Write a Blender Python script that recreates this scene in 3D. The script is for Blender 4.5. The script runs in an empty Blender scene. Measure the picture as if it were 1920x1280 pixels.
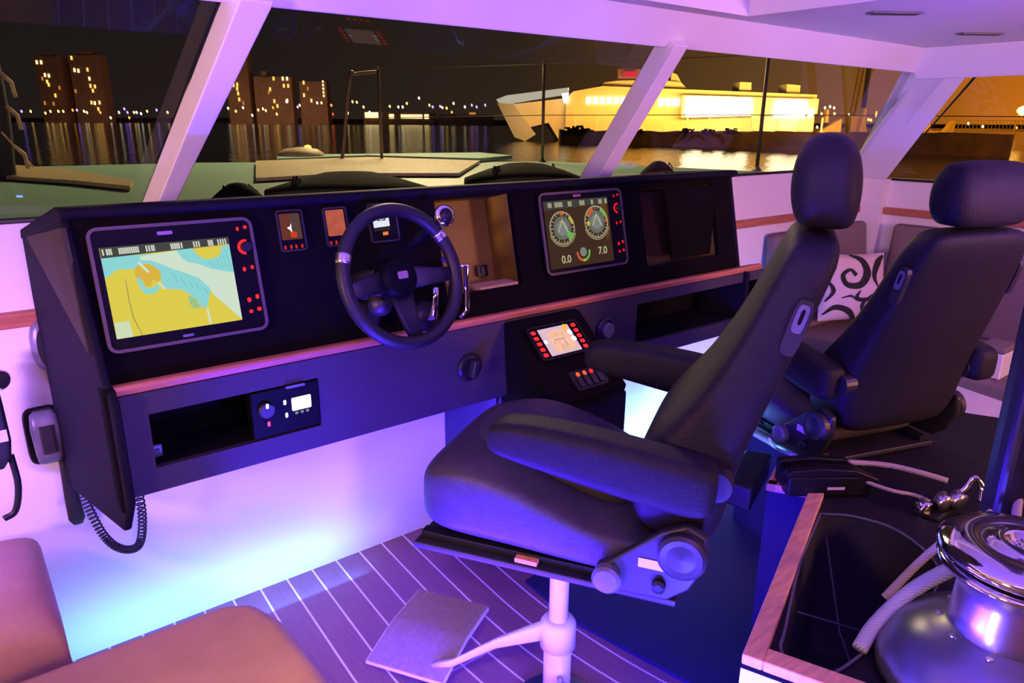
import bpy, bmesh, math, random
import numpy as np
from mathutils import Vector, Matrix
random.seed(7)
V = Vector
# ------------------------------------------------------------------ camera
F_PX, EYE = 1350.0, V((0, 0, 1.5))
RM = Matrix(((0.786, 0.175, -0.593), (-0.618, 0.233, -0.751), (0.007, 0.957, 0.291)))
def solve_camera():
    f = F_PX; hs = .007; hy = 229.
    up = np.cross(np.array([960, 640-(hy+hs*960), -f]), np.array([-960, 640-(hy-hs*960), -f]))
    up = up/np.linalg.norm(up)
    if up[1] < 0: up = -up
    X = np.array([1790, -(hy+hs*1790-640), -f]); X = X/np.linalg.norm(X); X = X-up*X.dot(up); X = X/np.linalg.norm(X)
    return Matrix([list(map(float, r)) for r in (X, np.cross(up, X), up)])
RM = solve_camera()
cam = bpy.data.cameras.new('camera'); cam_o = bpy.data.objects.new('camera', cam)
bpy.context.scene.collection.objects.link(cam_o)
cam.sensor_width = 36; cam.lens = 36*F_PX/1920; cam.clip_start = .02; cam.clip_end = 6000
cam_o.matrix_world = Matrix.Translation(EYE) @ RM.to_4x4()
bpy.context.scene.camera = cam_o
def ray(px, py): return RM @ V((px-960, 640-py, -F_PX))
def at(px, py, ax, val):                       # where a sight line meets the plane axis=val
    d = ray(px, py); return EYE + d*((val-EYE[ax])/d[ax])
def far(px, py, depth): return EYE + ray(px, py)*(depth/F_PX)
# ------------------------------------------------------------------ render look
sc = bpy.context.scene
sc.view_settings.view_transform = 'Standard'; sc.view_settings.look = 'None'
sc.view_settings.exposure = 0; sc.view_settings.gamma = 1
sc.render.engine = 'CYCLES'
sc.cycles.use_denoising = True; sc.cycles.max_bounces = 6; sc.cycles.diffuse_bounces = 3
sc.cycles.glossy_bounces = 4; sc.cycles.transparent_max_bounces = 12; sc.cycles.sample_clamp_indirect = 6
sc.cycles.caustics_reflective = False; sc.cycles.caustics_refractive = False
# ------------------------------------------------------------------ night sky with harbour glow
w = bpy.data.worlds.new('night_sky'); sc.world = w; w.use_nodes = True
nt = w.node_tree; nt.nodes.clear()
def N(t, kind, **kw):
    n = t.nodes.new(kind)
    for k, v in kw.items(): setattr(n, k, v)
    return n
out = N(nt, 'ShaderNodeOutputWorld'); bg = N(nt, 'ShaderNodeBackground'); tc = N(nt, 'ShaderNodeTexCoord')
sep = N(nt, 'ShaderNodeSeparateXYZ'); nt.links.new(tc.outputs['Generated'], sep.inputs[0])
def glow_dir(px):                               # compass direction over the harbour lights
    d = ray(px, 200); d.z = 0; d.normalize(); return d
dot = N(nt, 'ShaderNodeVectorMath', operation='DOT_PRODUCT'); nt.links.new(tc.outputs['Generated'], dot.inputs[0])
dot.inputs[1].default_value = glow_dir(2400)
rp = N(nt, 'ShaderNodeValToRGB'); nt.links.new(dot.outputs['Value'], rp.inputs[0])
cr = rp.color_ramp; cr.elements[0].position = 0.0; cr.elements[0].color = (.014, .010, .010, 1)
cr.elements[1].position = 1.0; cr.elements[1].color = (.85, .22, .005, 1)
for p, c in ((.45, (.016, .011, .010)), (.70, (.030, .018, .011)), (.82, (.075, .036, .010)), (.90, (.14, .066, .012)), (.955, (.27, .085, .010))):
    e = cr.elements.new(p); e.color = (*c, 1)
el = N(nt, 'ShaderNodeMapRange'); nt.links.new(sep.outputs['Z'], el.inputs[0])
el.inputs[1].default_value = 0.0; el.inputs[2].default_value = .28; el.inputs[3].default_value = 1.15; el.inputs[4].default_value = .62
mul = N(nt, 'ShaderNodeVectorMath', operation='SCALE'); nt.links.new(rp.outputs[0], mul.inputs[0]); nt.links.new(el.outputs[0], mul.inputs['Scale'])
nt.links.new(mul.outputs[0], bg.inputs[0]); bg.inputs[1].default_value = 1.0; nt.links.new(bg.outputs[0], out.inputs[0])
# ------------------------------------------------------------------ lamps
def area(name, loc, target, size, sizey, power, color, spread=180):
    l = bpy.data.lights.new(name, 'AREA'); l.shape = 'RECTANGLE'; l.size = size; l.size_y = sizey
    l.energy = power; l.color = color; l.spread = math.radians(spread)
    o = bpy.data.objects.new(name, l); sc.collection.objects.link(o); o.location = loc
    d = (V(target)-V(loc)).normalized(); z = -d
    x = V((0, 0, 1)).cross(z)
    if x.length < .05: x = V((1, 0, 0))
    x.normalize(); y = z.cross(x)
    o.matrix_world = Matrix.Translation(loc) @ Matrix((x, y, z)).transposed().to_4x4()
    return o
area('led_strip_wall_foot_left', (.30, 1.98, .03), (.30, 2.12, .10), 1.3, .03, 5.5, (.10, .32, 1))
area('led_strip_wall_foot_right', (2.9, 1.98, .03), (2.9, 2.12, .10), 1.6, .03, 20, (.10, .32, 1))
area('added_light_under_console', (.75, 1.72, .685), (.75, 2.10, .30), 1.1, .02, 4.2, (.34, .11, 1))  # this and the next: unseen lights added to tint the wall pink
area('added_light_under_console', (2.1, 1.72, .685), (2.1, 2.10, .30), .9, .02, 5, (.34, .11, 1))
area('added_left_wall_light', (-.55, 1.65, 1.05), (.0, 2.13, .75), .3, .03, 8, (.34, .13, 1), 100)  # unseen light added off to the left to give the wall its pink
area('unseen_blue_low_light', (.480, 1.02, .20), (1.0, 1.08, .80), .60, .04, 72, (.055, .015, 1))  # unseen strip placed under the sofa edge to turn the seat side blue
area('unseen_blue_low_light', (.74, .46, .36), (1.02, 1.20, .62), .40, .05, 32, (.07, .05, 1))  # added in mid-air, out of view, for blue on cabinet and winch
area('cove_led_ceiling', (.4, -.08, 1.72), (1.0, 1.5, 2.0), 1.0, .06, 22, (.20, .06, 1))
area('cove_led_ceiling', (2.6, -.1, 1.45), (3.0, .9, 2.0), 1.2, .08, 22, (.22, .07, 1))
area('saloon_warm_lamp', (-2.3, .35, 1.35), (.4, 1.8, 1.65), .4, .4, 28, (1, .52, .40), 110)
area('saloon_warm_lamp', (.1, -1.3, 1.7), (.5, 1.0, .5), .3, .3, 15, (1, .42, .16))
area('saloon_warm_lamp', (2.8, -1.5, 1.4), (2.8, 1.9, 1.0), .4, .4, 25, (1, .42, .20), 110)
area('added_warm_sofa_light', (-.1, .1, 1.72), (.40, 1.02, .42), .08, .08, 1.4, (1, .62, .22), 38)  # unseen warm spot added to make the sofa edge more orange
area('led_strip_plinth', (2.12, 1.42, .52), (2.2, 1.28, .42), .3, .02, 1.6, (.12, .34, 1))
# ------------------------------------------------------------------ materials
def mat(name, col, rough=.6, metal=0, var=.12, scale=30, bump=0, spec=.5, coat=0, coords='Object', stretch=(1, 1, 1)):
    m = bpy.data.materials.new(name); m.use_nodes = True; t = m.node_tree; b = t.nodes['Principled BSDF']
    b.inputs['Roughness'].default_value = rough; b.inputs['Metallic'].default_value = metal
    b.inputs['Specular IOR Level'].default_value = spec; b.inputs['Coat Weight'].default_value = coat
    tcn = N(t, 'ShaderNodeTexCoord'); mp = N(t, 'ShaderNodeMapping'); mp.inputs['Scale'].default_value = stretch
    no = N(t, 'ShaderNodeTexNoise'); no.inputs['Scale'].default_value = scale; no.inputs['Detail'].default_value = 4
    t.links.new(tcn.outputs[coords], mp.inputs[0]); t.links.new(mp.outputs[0], no.inputs['Vector'])
    r = N(t, 'ShaderNodeValToRGB'); t.links.new(no.outputs[0], r.inputs[0])
    r.color_ramp.elements[0].position = .3; r.color_ramp.elements[1].position = .7
    r.color_ramp.elements[0].color = (*[c*(1-var) for c in col], 1); r.color_ramp.elements[1].color = (*[min(1, c*(1+var)) for c in col], 1)
    t.links.new(r.outputs[0], b.inputs['Base Color'])
    if bump:
        bn = N(t, 'ShaderNodeBump'); bn.inputs['Strength'].default_value = bump; bn.inputs['Distance'].default_value = .002
        n2 = N(t, 'ShaderNodeTexNoise'); n2.inputs['Scale'].default_value = scale*6; t.links.new(mp.outputs[0], n2.inputs['Vector'])
        t.links.new(n2.outputs[0], bn.inputs['Height']); t.links.new(bn.outputs[0], b.inputs['Normal'])
    return m
def emit(name, col, strength, var=0, scale=20):
    m = bpy.data.materials.new(name); m.use_nodes = True; t = m.node_tree; t.nodes.clear()
    o = N(t, 'ShaderNodeOutputMaterial'); e = N(t, 'ShaderNodeEmission'); e.inputs[1].default_value = strength
    if var:
        tcn = N(t, 'ShaderNodeTexCoord'); no = N(t, 'ShaderNodeTexNoise'); no.inputs['Scale'].default_value = scale
        t.links.new(tcn.outputs['Object'], no.inputs['Vector']); r = N(t, 'ShaderNodeValToRGB'); t.links.new(no.outputs[0], r.inputs[0])
        r.color_ramp.elements[0].position = .3; r.color_ramp.elements[1].position = .7
        r.color_ramp.elements[0].color = (*[c*(1-var) for c in col], 1); r.color_ramp.elements[1].color = (*[c*(1+var) for c in col], 1)
        t.links.new(r.outputs[0], e.inputs[0])
    else: e.inputs[0].default_value = (*col, 1)
    t.links.new(e.outputs[0], o.inputs[0]); return m
WHITE = mat('white_gelcoat', (.78, .76, .76), .45, var=.02, scale=3)
CEIL = mat('white_headliner', (.80, .78, .78), .6, var=.02, scale=3)
WOODR = mat('reddish_wood', (.42, .15, .07), .45, var=.25, scale=6, stretch=(1, 12, 12))
TEAKE = mat('teak_edge', (.80, .42, .24), .5, var=.2, scale=8, stretch=(2, 10, 10))
DASH = mat('black_dash_vinyl', (.005, .004, .004), .9, var=.1, scale=60, bump=.25, spec=.05)
FASC = mat('charcoal_fascia', (.040, .032, .042), .65, var=.08, scale=60, bump=.2, spec=.25)
HOODM = mat('dark_hood_cover', (.006, .005, .010), .7, scale=40, bump=.3, spec=.1)
BLACK = mat('black_plastic', (.008, .008, .009), .4, scale=50, spec=.3)
BLACKM = mat('matt_black', (.004, .004, .005), .9, scale=50, spec=.1)
GLOSSB = mat('gloss_black_glass', (.004, .004, .005), .4, scale=5, spec=.06)
LEATH = mat('charcoal_leather', (.012, .010, .012), .6, var=.15, scale=25, bump=.5, spec=.2)
LEATH2 = mat('dark_seat_leather', (.045, .038, .050), .5, var=.15, scale=25, bump=.5, spec=.4)
GREYP = mat('grey_plastic', (.12, .12, .14), .35, scale=30)
DGREY = mat('dark_grey_plastic', (.018, .016, .02), .45, scale=30)
CHROME = mat('chrome', (.85, .85, .87), .08, 1, var=.02, scale=5)
SATIN = mat('satin_steel', (.70, .70, .72), .28, 1, var=.04, scale=5)
WPAINT = mat('white_painted_metal', (.75, .74, .76), .3, var=.03, scale=10)
WINCHG = mat('grey_winch_skirt', (.22, .23, .27), .3, .75, var=.05, scale=12)
TAN = mat('tan_leather', (.42, .24, .15), .55, var=.06, scale=14, bump=.4)
MAUVE = mat('settee_fabric', (.20, .15, .145), .85, var=.06, scale=80, bump=.5)
NAVY = mat('navy_panel', (.018, .014, .075), .6, var=.1, scale=12, spec=.25)
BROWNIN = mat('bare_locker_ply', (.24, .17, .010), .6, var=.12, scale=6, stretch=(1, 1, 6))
ROPEM = None
OLIVE = mat('unlined_side_board', (.045, .038, .026), .8, var=.1, scale=20, spec=.2)
RUBBER = mat('black_rubber', (.01, .01, .01), .6, scale=40)
BEZEL = mat('bronze_bezel', (.075, .055, .050), .5, 0, var=.05, scale=20)
MATP = mat('ribbed_foot_mat', (.36, .27, .24), .8, var=.1, scale=60)
LABELM = mat('pale_label', (.72, .66, .74), .6, var=.1, scale=60)
def floor_mat():
    m = bpy.data.materials.new('teak_planks_with_pale_caulk'); m.use_nodes = True; t = m.node_tree; b = t.nodes['Principled BSDF']
    tcn = N(t, 'ShaderNodeTexCoord'); s = N(t, 'ShaderNodeSeparateXYZ'); t.links.new(tcn.outputs['Object'], s.inputs[0])
    def ma(op, a, bb=None, cc=None):
        n = N(t, 'ShaderNodeMath', operation=op)
        for i, q in enumerate((a, bb, cc)):
            if q is None: continue
            if isinstance(q, (int, float)): n.inputs[i].default_value = q
            else: t.links.new(q, n.inputs[i])
        return n.outputs[0]
    d = ma('MAXIMUM', ma('SUBTRACT', 1.62, s.outputs['Y']), 0.0)
    u = ma('SUBTRACT', s.outputs['X'], ma('MULTIPLY', ma('MULTIPLY', d, d), .22))      # the planks curve slightly
    u = ma('SUBTRACT', u, ma('MULTIPLY', s.outputs['Y'], .05))
    fr = ma('FRACT', ma('DIVIDE', ma('ADD', u, 10.028), .0905))
    line = ma('LESS_THAN', ma('ABSOLUTE', ma('SUBTRACT', fr, .5)), .035)
    cross = ma('LESS_THAN', ma('ABSOLUTE', ma('SUBTRACT', s.outputs['Y'], 1.43)), .003)
    cross2 = ma('LESS_THAN', ma('ABSOLUTE', ma('SUBTRACT', s.outputs['Y'], .45)), .003)
    line = ma('MAXIMUM', line, ma('MULTIPLY', ma('MAXIMUM', cross, cross2), .4))
    no = N(t, 'ShaderNodeTexNoise'); no.inputs['Scale'].default_value = 9; mp = N(t, 'ShaderNodeMapping'); mp.inputs['Scale'].default_value = (14, 1, 1)
    t.links.new(tcn.outputs['Object'], mp.inputs[0]); t.links.new(mp.outputs[0], no.inputs['Vector'])
    r = N(t, 'ShaderNodeValToRGB'); t.links.new(no.outputs[0], r.inputs[0])
    r.color_ramp.elements[0].color = (.17, .08, .10, 1); r.color_ramp.elements[1].color = (.30, .14, .17, 1)
    mx = N(t, 'ShaderNodeMix', data_type='RGBA'); t.links.new(line, mx.inputs['Factor']); t.links.new(r.outputs[0], mx.inputs['A']); mx.inputs['B'].default_value = (.85, .8, .8, 1)
    t.links.new(mx.outputs['Result'], b.inputs['Base Color']); b.inputs['Roughness'].default_value = .38
    return m
FLOORM = floor_mat()
def glass_mat():
    m = bpy.data.materials.new('windscreen_glass'); m.use_nodes = True; t = m.node_tree; t.nodes.clear()
    o = N(t, 'ShaderNodeOutputMaterial'); mx = N(t, 'ShaderNodeMixShader'); tr = N(t, 'ShaderNodeBsdfTransparent'); gl = N(t, 'ShaderNodeBsdfGlossy')
    gl.inputs['Roughness'].default_value = .02
    lw = N(t, 'ShaderNodeLayerWeight'); lw.inputs[0].default_value = .5; geo = N(t, 'ShaderNodeNewGeometry')
    def ma(op, a, b):
        n = N(t, 'ShaderNodeMath', operation=op)
        for i, q in enumerate((a, b)):
            if isinstance(q, (int, float)): n.inputs[i].default_value = q
            else: t.links.new(q, n.inputs[i])
        return n.outputs[0]
    r = ma('ADD', ma('MULTIPLY', ma('POWER', lw.outputs['Facing'], 5.0), .92), .05)
    r = ma('MULTIPLY', r, ma('SUBTRACT', 1.0, geo.outputs['Backfacing']))
    t.links.new(r, mx.inputs[0])
    tr.inputs[0].default_value = (.93, .93, .92, 1)
    t.links.new(tr.outputs[0], mx.inputs[1]); t.links.new(gl.outputs[0], mx.inputs[2]); t.links.new(mx.outputs[0], o.inputs[0]); return m
GLASS = glass_mat()
def rope_mat(name, c1, c2, sc_=90):
    m = mat(name, c1, .8); t = m.node_tree; b = t.nodes['Principled BSDF']
    tcn = N(t, 'ShaderNodeTexCoord'); wv = N(t, 'ShaderNodeTexWave'); wv.bands_direction = 'DIAGONAL'; wv.inputs['Scale'].default_value = sc_; wv.inputs['Distortion'].default_value = 2
    t.links.new(tcn.outputs['Object'], wv.inputs['Vector']); r = N(t, 'ShaderNodeValToRGB'); t.links.new(wv.outputs[0], r.inputs[0])
    r.color_ramp.elements[0].color = (*c1, 1); r.color_ramp.elements[1].color = (*c2, 1); r.color_ramp.elements[0].position = .55
    t.links.new(r.outputs[0], b.inputs['Base Color']); return m
ROPEM = rope_mat('beige_braided_rope', (.50, .42, .36), (.22, .17, .15))
ROPEB = rope_mat('pale_blue_flecked_rope', (.50, .52, .62), (.2, .22, .35))
# ------------------------------------------------------------------ object helpers
C = sc.collection
def thing(name, label, cat, loc=(0, 0, 0), rotz=0, group=None):
    o = bpy.data.objects.new(name, None); o.empty_display_size = .05; C.objects.link(o)
    o.location = loc; o.rotation_euler = (0, 0, rotz); o['label'] = label; o['category'] = cat
    if group: o['group'] = group
    return o
def tag(o, label, cat, group=None, kind=None):
    o['label'] = label; o['category'] = cat
    if group: o['group'] = group
    if kind: o['kind'] = kind
    return o
def ob(name, verts, faces, m, parent=None, smooth=False, bevel=0, seg=3, world=False):
    me = bpy.data.meshes.new(name); me.from_pydata([tuple(v) for v in verts], [], faces); me.update()
    bm = bmesh.new(); bm.from_mesh(me); bmesh.ops.recalc_face_normals(bm, faces=bm.faces); bm.to_mesh(me); bm.free()
    for mm in (m if isinstance(m, (list, tuple)) else [m]): me.materials.append(mm)
    o = bpy.data.objects.new(name, me); C.objects.link(o)
    if parent:
        o.parent = parent
        if world: o.matrix_parent_inverse = (Matrix.Translation(parent.location) @ parent.rotation_euler.to_matrix().to_4x4()).inverted()
    if smooth:
        for p in me.polygons: p.use_smooth = True
    if bevel:
        b = o.modifiers.new('edge', 'BEVEL'); b.width = bevel; b.segments = seg; b.limit_method = 'ANGLE'; b.angle_limit = math.radians(35)
        for p in me.polygons: p.use_smooth = True
        wn = o.modifiers.new('wn', 'WEIGHTED_NORMAL'); wn.keep_sharp = True
    return o
class MB:
    def __init__(s): s.v = []; s.f = []; s.mi = []
    def add(s, vs, fs, mi=0):
        n = len(s.v); s.v += [V(q) for q in vs]; s.f += [tuple(i+n for i in f) for f in fs]; s.mi += [mi]*len(fs); return s
    def box(s, a, b, mi=0, M_=None):
        x0, y0, z0 = a; x1, y1, z1 = b
        vs = [V((x, y, z)) for x in (x0, x1) for y in (y0, y1) for z in (z0, z1)]
        if M_: vs = [M_ @ q for q in vs]
        return s.add(vs, [(0, 1, 3, 2), (4, 6, 7, 5), (0, 4, 5, 1), (2, 3, 7, 6), (0, 2, 6, 4), (1, 5, 7, 3)], mi)
    def prism(s, pts, off, mi=0):
        n = len(pts); off = V(off); vs = [V(p) for p in pts]+[V(p)+off for p in pts]
        return s.add(vs, [tuple(range(n))[::-1], tuple(range(n, 2*n))]+[(i, (i+1) % n, n+(i+1) % n, n+i) for i in range(n)], mi)
    def loft(s, rings, mi=0, cap=True):
        n = len(rings[0]); vs = [q for r in rings for q in r]
        fs = [(k*n+i, k*n+(i+1) % n, (k+1)*n+(i+1) % n, (k+1)*n+i) for k in range(len(rings)-1) for i in range(n)]
        if cap: fs += [tuple(range(n))[::-1], tuple(range((len(rings)-1)*n, len(rings)*n))]
        return s.add(vs, fs, mi)
    def tube(s, pts, r, n=10, mi=0):
        pts = [V(p) for p in pts]; rings = []; up = None
        for i, p in enumerate(pts):
            d = (pts[min(i+1, len(pts)-1)]-pts[max(i-1, 0)]).normalized()
            if up is None: up = V((0, 0, 1)) if abs(d.z) < .9 else V((1, 0, 0))
            x = up.cross(d).normalized(); up = d.cross(x).normalized()
            rr = r[i] if isinstance(r, (list, tuple)) else r
            rings.append([p+x*(rr*math.cos(2*math.pi*k/n))+up*(rr*math.sin(2*math.pi*k/n)) for k in range(n)])
        return s.loft(rings, mi)
    def lathe(s, prof, c=(0, 0, 0), axis=(0, 0, 1), n=32, mi=0):
        c = V(c); a = V(axis).normalized(); x = a.orthogonal().normalized(); y = a.cross(x)
        rings = [[c+a*h+x*(max(r, 1e-4)*math.cos(2*math.pi*k/n))+y*(max(r, 1e-4)*math.sin(2*math.pi*k/n)) for k in range(n)] for r, h in prof]
        return s.loft(rings, mi)
    def build(s, name, m, parent=None, **kw):
        o = ob(name, s.v, s.f, m, parent, **kw)
        if isinstance(m, (list, tuple)):
            for p, i in zip(o.data.polygons, s.mi): p.material_index = i
        return o
def srect(c, u, v, a, b, p=4, n=28):           # rounded-rectangle ring
    c = V(c); u = V(u); v = V(v); r = []
    for k in range(n):
        t = 2*math.pi*k/n; ct, st = math.cos(t), math.sin(t)
        r.append(c+u*(a*math.copysign(abs(ct)**(2/p), ct))+v*(b*math.copysign(abs(st)**(2/p), st)))
    return r
def spline(pts, n=8):                           # Catmull-Rom through points
    P = [V(p) for p in pts]; P = [P[0]*2-P[1]]+P+[P[-1]*2-P[-2]]; o = []
    for i in range(1, len(P)-2):
        for k in range(n):
            t = k/n; a, b, c, d = P[i-1:i+3]
            o.append(.5*((2*b)+(c-a)*t+(2*a-5*b+4*c-d)*t*t+(3*b-a-3*c+d)*t**3))
    return o+[P[-2]]
def struct(name, mb, m, **kw):
    o = mb.build(name, m, **kw); o['kind'] = 'structure'; return o
def text_mesh(name, txt, size, M_, m, parent, bold=0):
    cu = bpy.data.curves.new(name, 'FONT'); cu.body = txt; cu.size = size; cu.align_x = 'CENTER'; cu.align_y = 'CENTER'; cu.offset = bold
    t = bpy.data.objects.new(name+'_tmp', cu); C.objects.link(t)
    me = bpy.data.meshes.new_from_object(t.evaluated_get(bpy.context.evaluated_depsgraph_get()))
    bpy.data.objects.remove(t); me.transform(M_); me.materials.clear(); me.materials.append(m)
    o = bpy.data.objects.new(name, me); C.objects.link(o); o.parent = parent; return o
class Face:                                     # a local sheet: origin, right, up, out
    def __init__(s, o, r, u):
        s.o = V(o); s.r = V(r).normalized(); s.u = V(u).normalized(); s.n = s.r.cross(s.u).normalized()
    def p(s, x, y, h=0): return s.o+s.r*x+s.u*y+s.n*h
    def M(s, x=0, y=0, h=0): return Matrix.Translation(s.p(x, y, h)) @ Matrix((s.r, s.u, s.n)).transposed().to_4x4()
def rrect(w, h, r, cx=0, cy=0, n=5):
    o = []
    for sx, sy, a0 in ((1, 1, 0), (-1, 1, 90), (-1, -1, 180), (1, -1, 270)):
        for k in range(n+1):
            a = math.radians(a0+90*k/n); o.append((cx+sx*(w/2-r)+r*math.cos(a), cy+sy*(h/2-r)+r*math.sin(a)))
    return o
def plate(F, name, outline, h0, h1, m, parent, **kw):
    return MB().prism([F.p(x, y, h0) for x, y in outline], F.n*(h1-h0)).build(name, m, parent, **kw)
def sheet(F, name, polys, mats, parent, h=.001, dh=.0002):   # printed or lit shapes lying on a face
    mb = MB()
    for k, (mi, pts) in enumerate(polys): mb.add([F.p(x, y, h+dh*k) for x, y in pts], [tuple(range(len(pts)))], mi)
    return mb.build(name, mats, parent)
def circ(cx, cy, r, n=28, a0=0, a1=360): return [(cx+r*math.cos(math.radians(a0+(a1-a0)*k/n)), cy+r*math.sin(math.radians(a0+(a1-a0)*k/n))) for k in range(n)]
def arc_band(cx, cy, r0, r1, a0, a1, n=14):
    A = [math.radians(a0+(a1-a0)*k/n) for k in range(n+1)]
    return [(cx+r1*math.cos(a), cy+r1*math.sin(a)) for a in A]+[(cx+r0*math.cos(a), cy+r0*math.sin(a)) for a in A[::-1]]
# =================================================================== THE CABIN
KX = .8; SQ = math.sqrt(1+KX*KX)
NIN = V((0, -1/SQ, -KX/SQ))                    # inward normal of the leaning windscreen
def wy(z): return 2.2-KX*(z-1.255)
def wp(x, z, d=0): return V((x, wy(z), z))+NIN*d
SIN = V((-1/SQ, 0, -KX/SQ))
def sx(z): return 4.40-KX*(z-1.19)
def sp(y, z, d=0): return V((sx(z), y, z))+SIN*d
# floor, walls, ceiling
struct('floor', MB().box((-2.6, -2.2, -.05), (4.5, 2.16, 0)), FLOORM)
mb = MB()
mb.prism([(-2.6, 2.135, 0), (-2.6, 2.22, 0), (-2.6, 2.26, 1.255), (-2.6, 2.2, 1.255), (-2.6, 2.135, 1.03)], (7.05, 0, 0))
struct('wall_front', mb, WHITE)
mb = MB().prism([(4.36, -2.2, 0), (4.5, -2.2, 0), (4.5, -2.2, 1.20), (4.40, -2.2, 1.19), (4.36, -2.2, 1.0)], (0, 4.4, 0))
mb.box((4.30, 2.0, 0), (4.42, 2.16, 1.2))
struct('wall_right', mb, WHITE)
struct('wall_left', MB().box((-2.7, -2.2, 0), (-2.6, 2.3, 1.95)), WHITE)
struct('wall_back', MB().box((-2.7, -2.32, 0), (4.6, -2.2, 1.95)), mat('dark_saloon_bulkhead', (.25, .16, .11), .6))
CZ = 1.85
mb = MB()
mb.box((-2.6, -2.2, CZ), (4.3, -1.2, CZ+.04)); mb.box((2.30, -1.2, CZ), (4.3, 1.75, CZ+.04)); mb.box((-2.6, 1.62, CZ), (2.30, 1.78, CZ+.04))
mb.box((-2.6, -1.2, 2.02), (2.30, 1.62, 2.06))
mb.box((2.28, -1.2, CZ), (2.30, 1.60, 2.02)); mb.box((-2.6, 1.60, CZ), (2.30, 1.62, 2.02)); mb.box((-2.6, -1.20, CZ), (2.28, -1.18, 2.03))
struct('ceiling', mb, CEIL)
# header beam over the windscreen and over the side glass
mb = MB().prism([wp(-2.6, 1.775), wp(-2.6, 1.775, .05), wp(-2.6, 1.90, .05)+V((0, .02, 0)), wp(-2.6, 1.90)], (7.0, 0, 0))
struct('trim_1', mb, WHITE, bevel=.006)
mb = MB().prism([sp(-2.2, 1.745), sp(-2.2, 1.745, .05), sp(-2.2, 1.88, .05), sp(-2.2, 1.88)], (0, 3.95, 0))
struct('trim_2', mb, WHITE, bevel=.006)
# window pillars (they lean back with the glass and stand proud of it)
def pillar(name, xb0, xb1, xt0, xt1, d):
    zb, zt = 1.255, 1.80
    struct(name, MB().loft([[wp(xb0, zb), wp(xb1, zb), wp(xb1, zb, d), wp(xb0, zb, d)], [wp(xt0, zt), wp(xt1, zt), wp(xt1, zt, d), wp(xt0, zt, d)]]), WHITE, bevel=.004)
pillar('trim_3', .425, .465, .590, .665, .08)
pillar('trim_4', 2.06, 2.135, 2.035, 2.10, .08)
pillar('trim_5', -1.30, -1.22, -1.30, -1.20, .08)
zb, zt = 1.18, 1.83
def corner(z): return V((sx(z), wy(z), z))
mb = MB().loft([[V((4.27, wy(zb), zb)), corner(zb)+V((.05, .05, 0)), sp(2.05, zb), sp(2.05, zb, .03), V((4.25, wy(zb)-.05, zb))],
                [V((4.00, wy(zt), zt)), corner(zt)+V((.05, .05, 0)), sp(1.44, zt), sp(1.44, zt, .03), V((3.98, wy(zt)-.05, zt))]])
struct('trim_6', mb, WHITE, bevel=.01)
# wood rails
struct('trim_7', MB().box((-2.6, 2.115, 1.0), (4.34, 2.150, 1.04)), WOODR, bevel=.006)
struct('trim_8', MB().box((4.335, -2.0, 1.0), (4.37, 2.13, 1.04)), WOODR, bevel=.006)
# windows: pane + black rubber gasket
def window(name, outline, d=0, side=False):
    P = (lambda a, z, dd=0: sp(a, z, dd)) if side else (lambda a, z, dd=0: wp(a, z, dd))
    o = MB().prism([P(a, z, -.006) for a, z in outline], (SIN if side else NIN)*.004).build(name, GLASS); o['kind'] = 'structure'
    c = [sum(q[i] for q in outline)/len(outline) for i in (0, 1)]
    r = MB(); pts = [P(a, z, .004) for a, z in outline]
    r.tube(pts+[pts[0]], .008, 6); g = r.build('gasket', RUBBER, o, smooth=True)
    return o
zt = 1.782
window('window_1', [(-1.21, 1.258), (.43, 1.258), (.585, zt), (-1.19, zt)])
window('window_2', [(.465, 1.258), (2.065, 1.258), (2.04, zt), (.66, zt)])
window('window_3', [(2.13, 1.258), (4.27, 1.258), (4.02, zt), (2.10, zt)])
window('window_4', [(-1.5, 1.20), (2.04, 1.20), (1.47, 1.75), (-1.5, 1.75)], side=True)
# ceiling vents
for (px, py), lb in (((1678, 23), 'small dark slot vent in the violet ceiling, nearer the recess'), ((1838, 62), 'small dark slot vent in the ceiling, close above the side window')):
    p = at(px, py, 2, CZ); t = thing('ceiling_vent', lb, 'vent', (p.x, p.y, CZ), math.radians(-36), 'ceiling vents')
    MB().box((-.085, -.024, -.006), (.085, .024, 0)).build('frame', GREYP, t, bevel=.002)
    MB().box((-.075, -.014, -.008), (.075, .014, -.006)).build('slot', BLACK, t)
# =================================================================== HELM CONSOLE
DS = .23
def dy(z): return 1.68+DS*(z-.945)
FD = Face((0, dy(1.0), 1.0), (1, 0, 0), (0, DS, 1))          # dash face, x = cabin X, y = height above z 1.0 along the slope
SL = math.sqrt(1+DS*DS)
def dz(z): return (z-1.0)*SL
con = thing('helm_console', 'long black helm console with wood edged ledge under the windscreen', 'console', (0, 1.65, 0))
def cpart(name, mb, m, **kw): return mb.build(name, m, con, world=True, **kw)
X0, X1 = .205, 2.475
def frame_cut(xa, xb, ya, yb, holes, h0, h1, F):   # flat panel with rectangular openings, made of strips
    mb = MB(); xs = sorted({xa, xb}|{q for h in holes for q in h[:2]})
    for a, b in zip(xs[:-1], xs[1:]):
        hh = sorted([h[2:] for h in holes if h[0] <= a+1e-6 and h[1] >= b-1e-6]); y = ya
        for c, d in hh+[(yb, yb)]:
            if c-y > 1e-6: mb.prism([F.p(a, y, h0), F.p(b, y, h0), F.p(b, c, h0), F.p(a, c, h0)], F.n*(h1-h0))
            y = d
    return mb
OP1 = (1.103, 1.380, dz(1.022), dz(1.295)); OP2 = (1.954, 2.370, dz(1.010), dz(1.278))
cpart('dash_panel', frame_cut(X0, X1, dz(.948), dz(1.315), [OP1, OP2], -.02, 0, FD), DASH)
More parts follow.
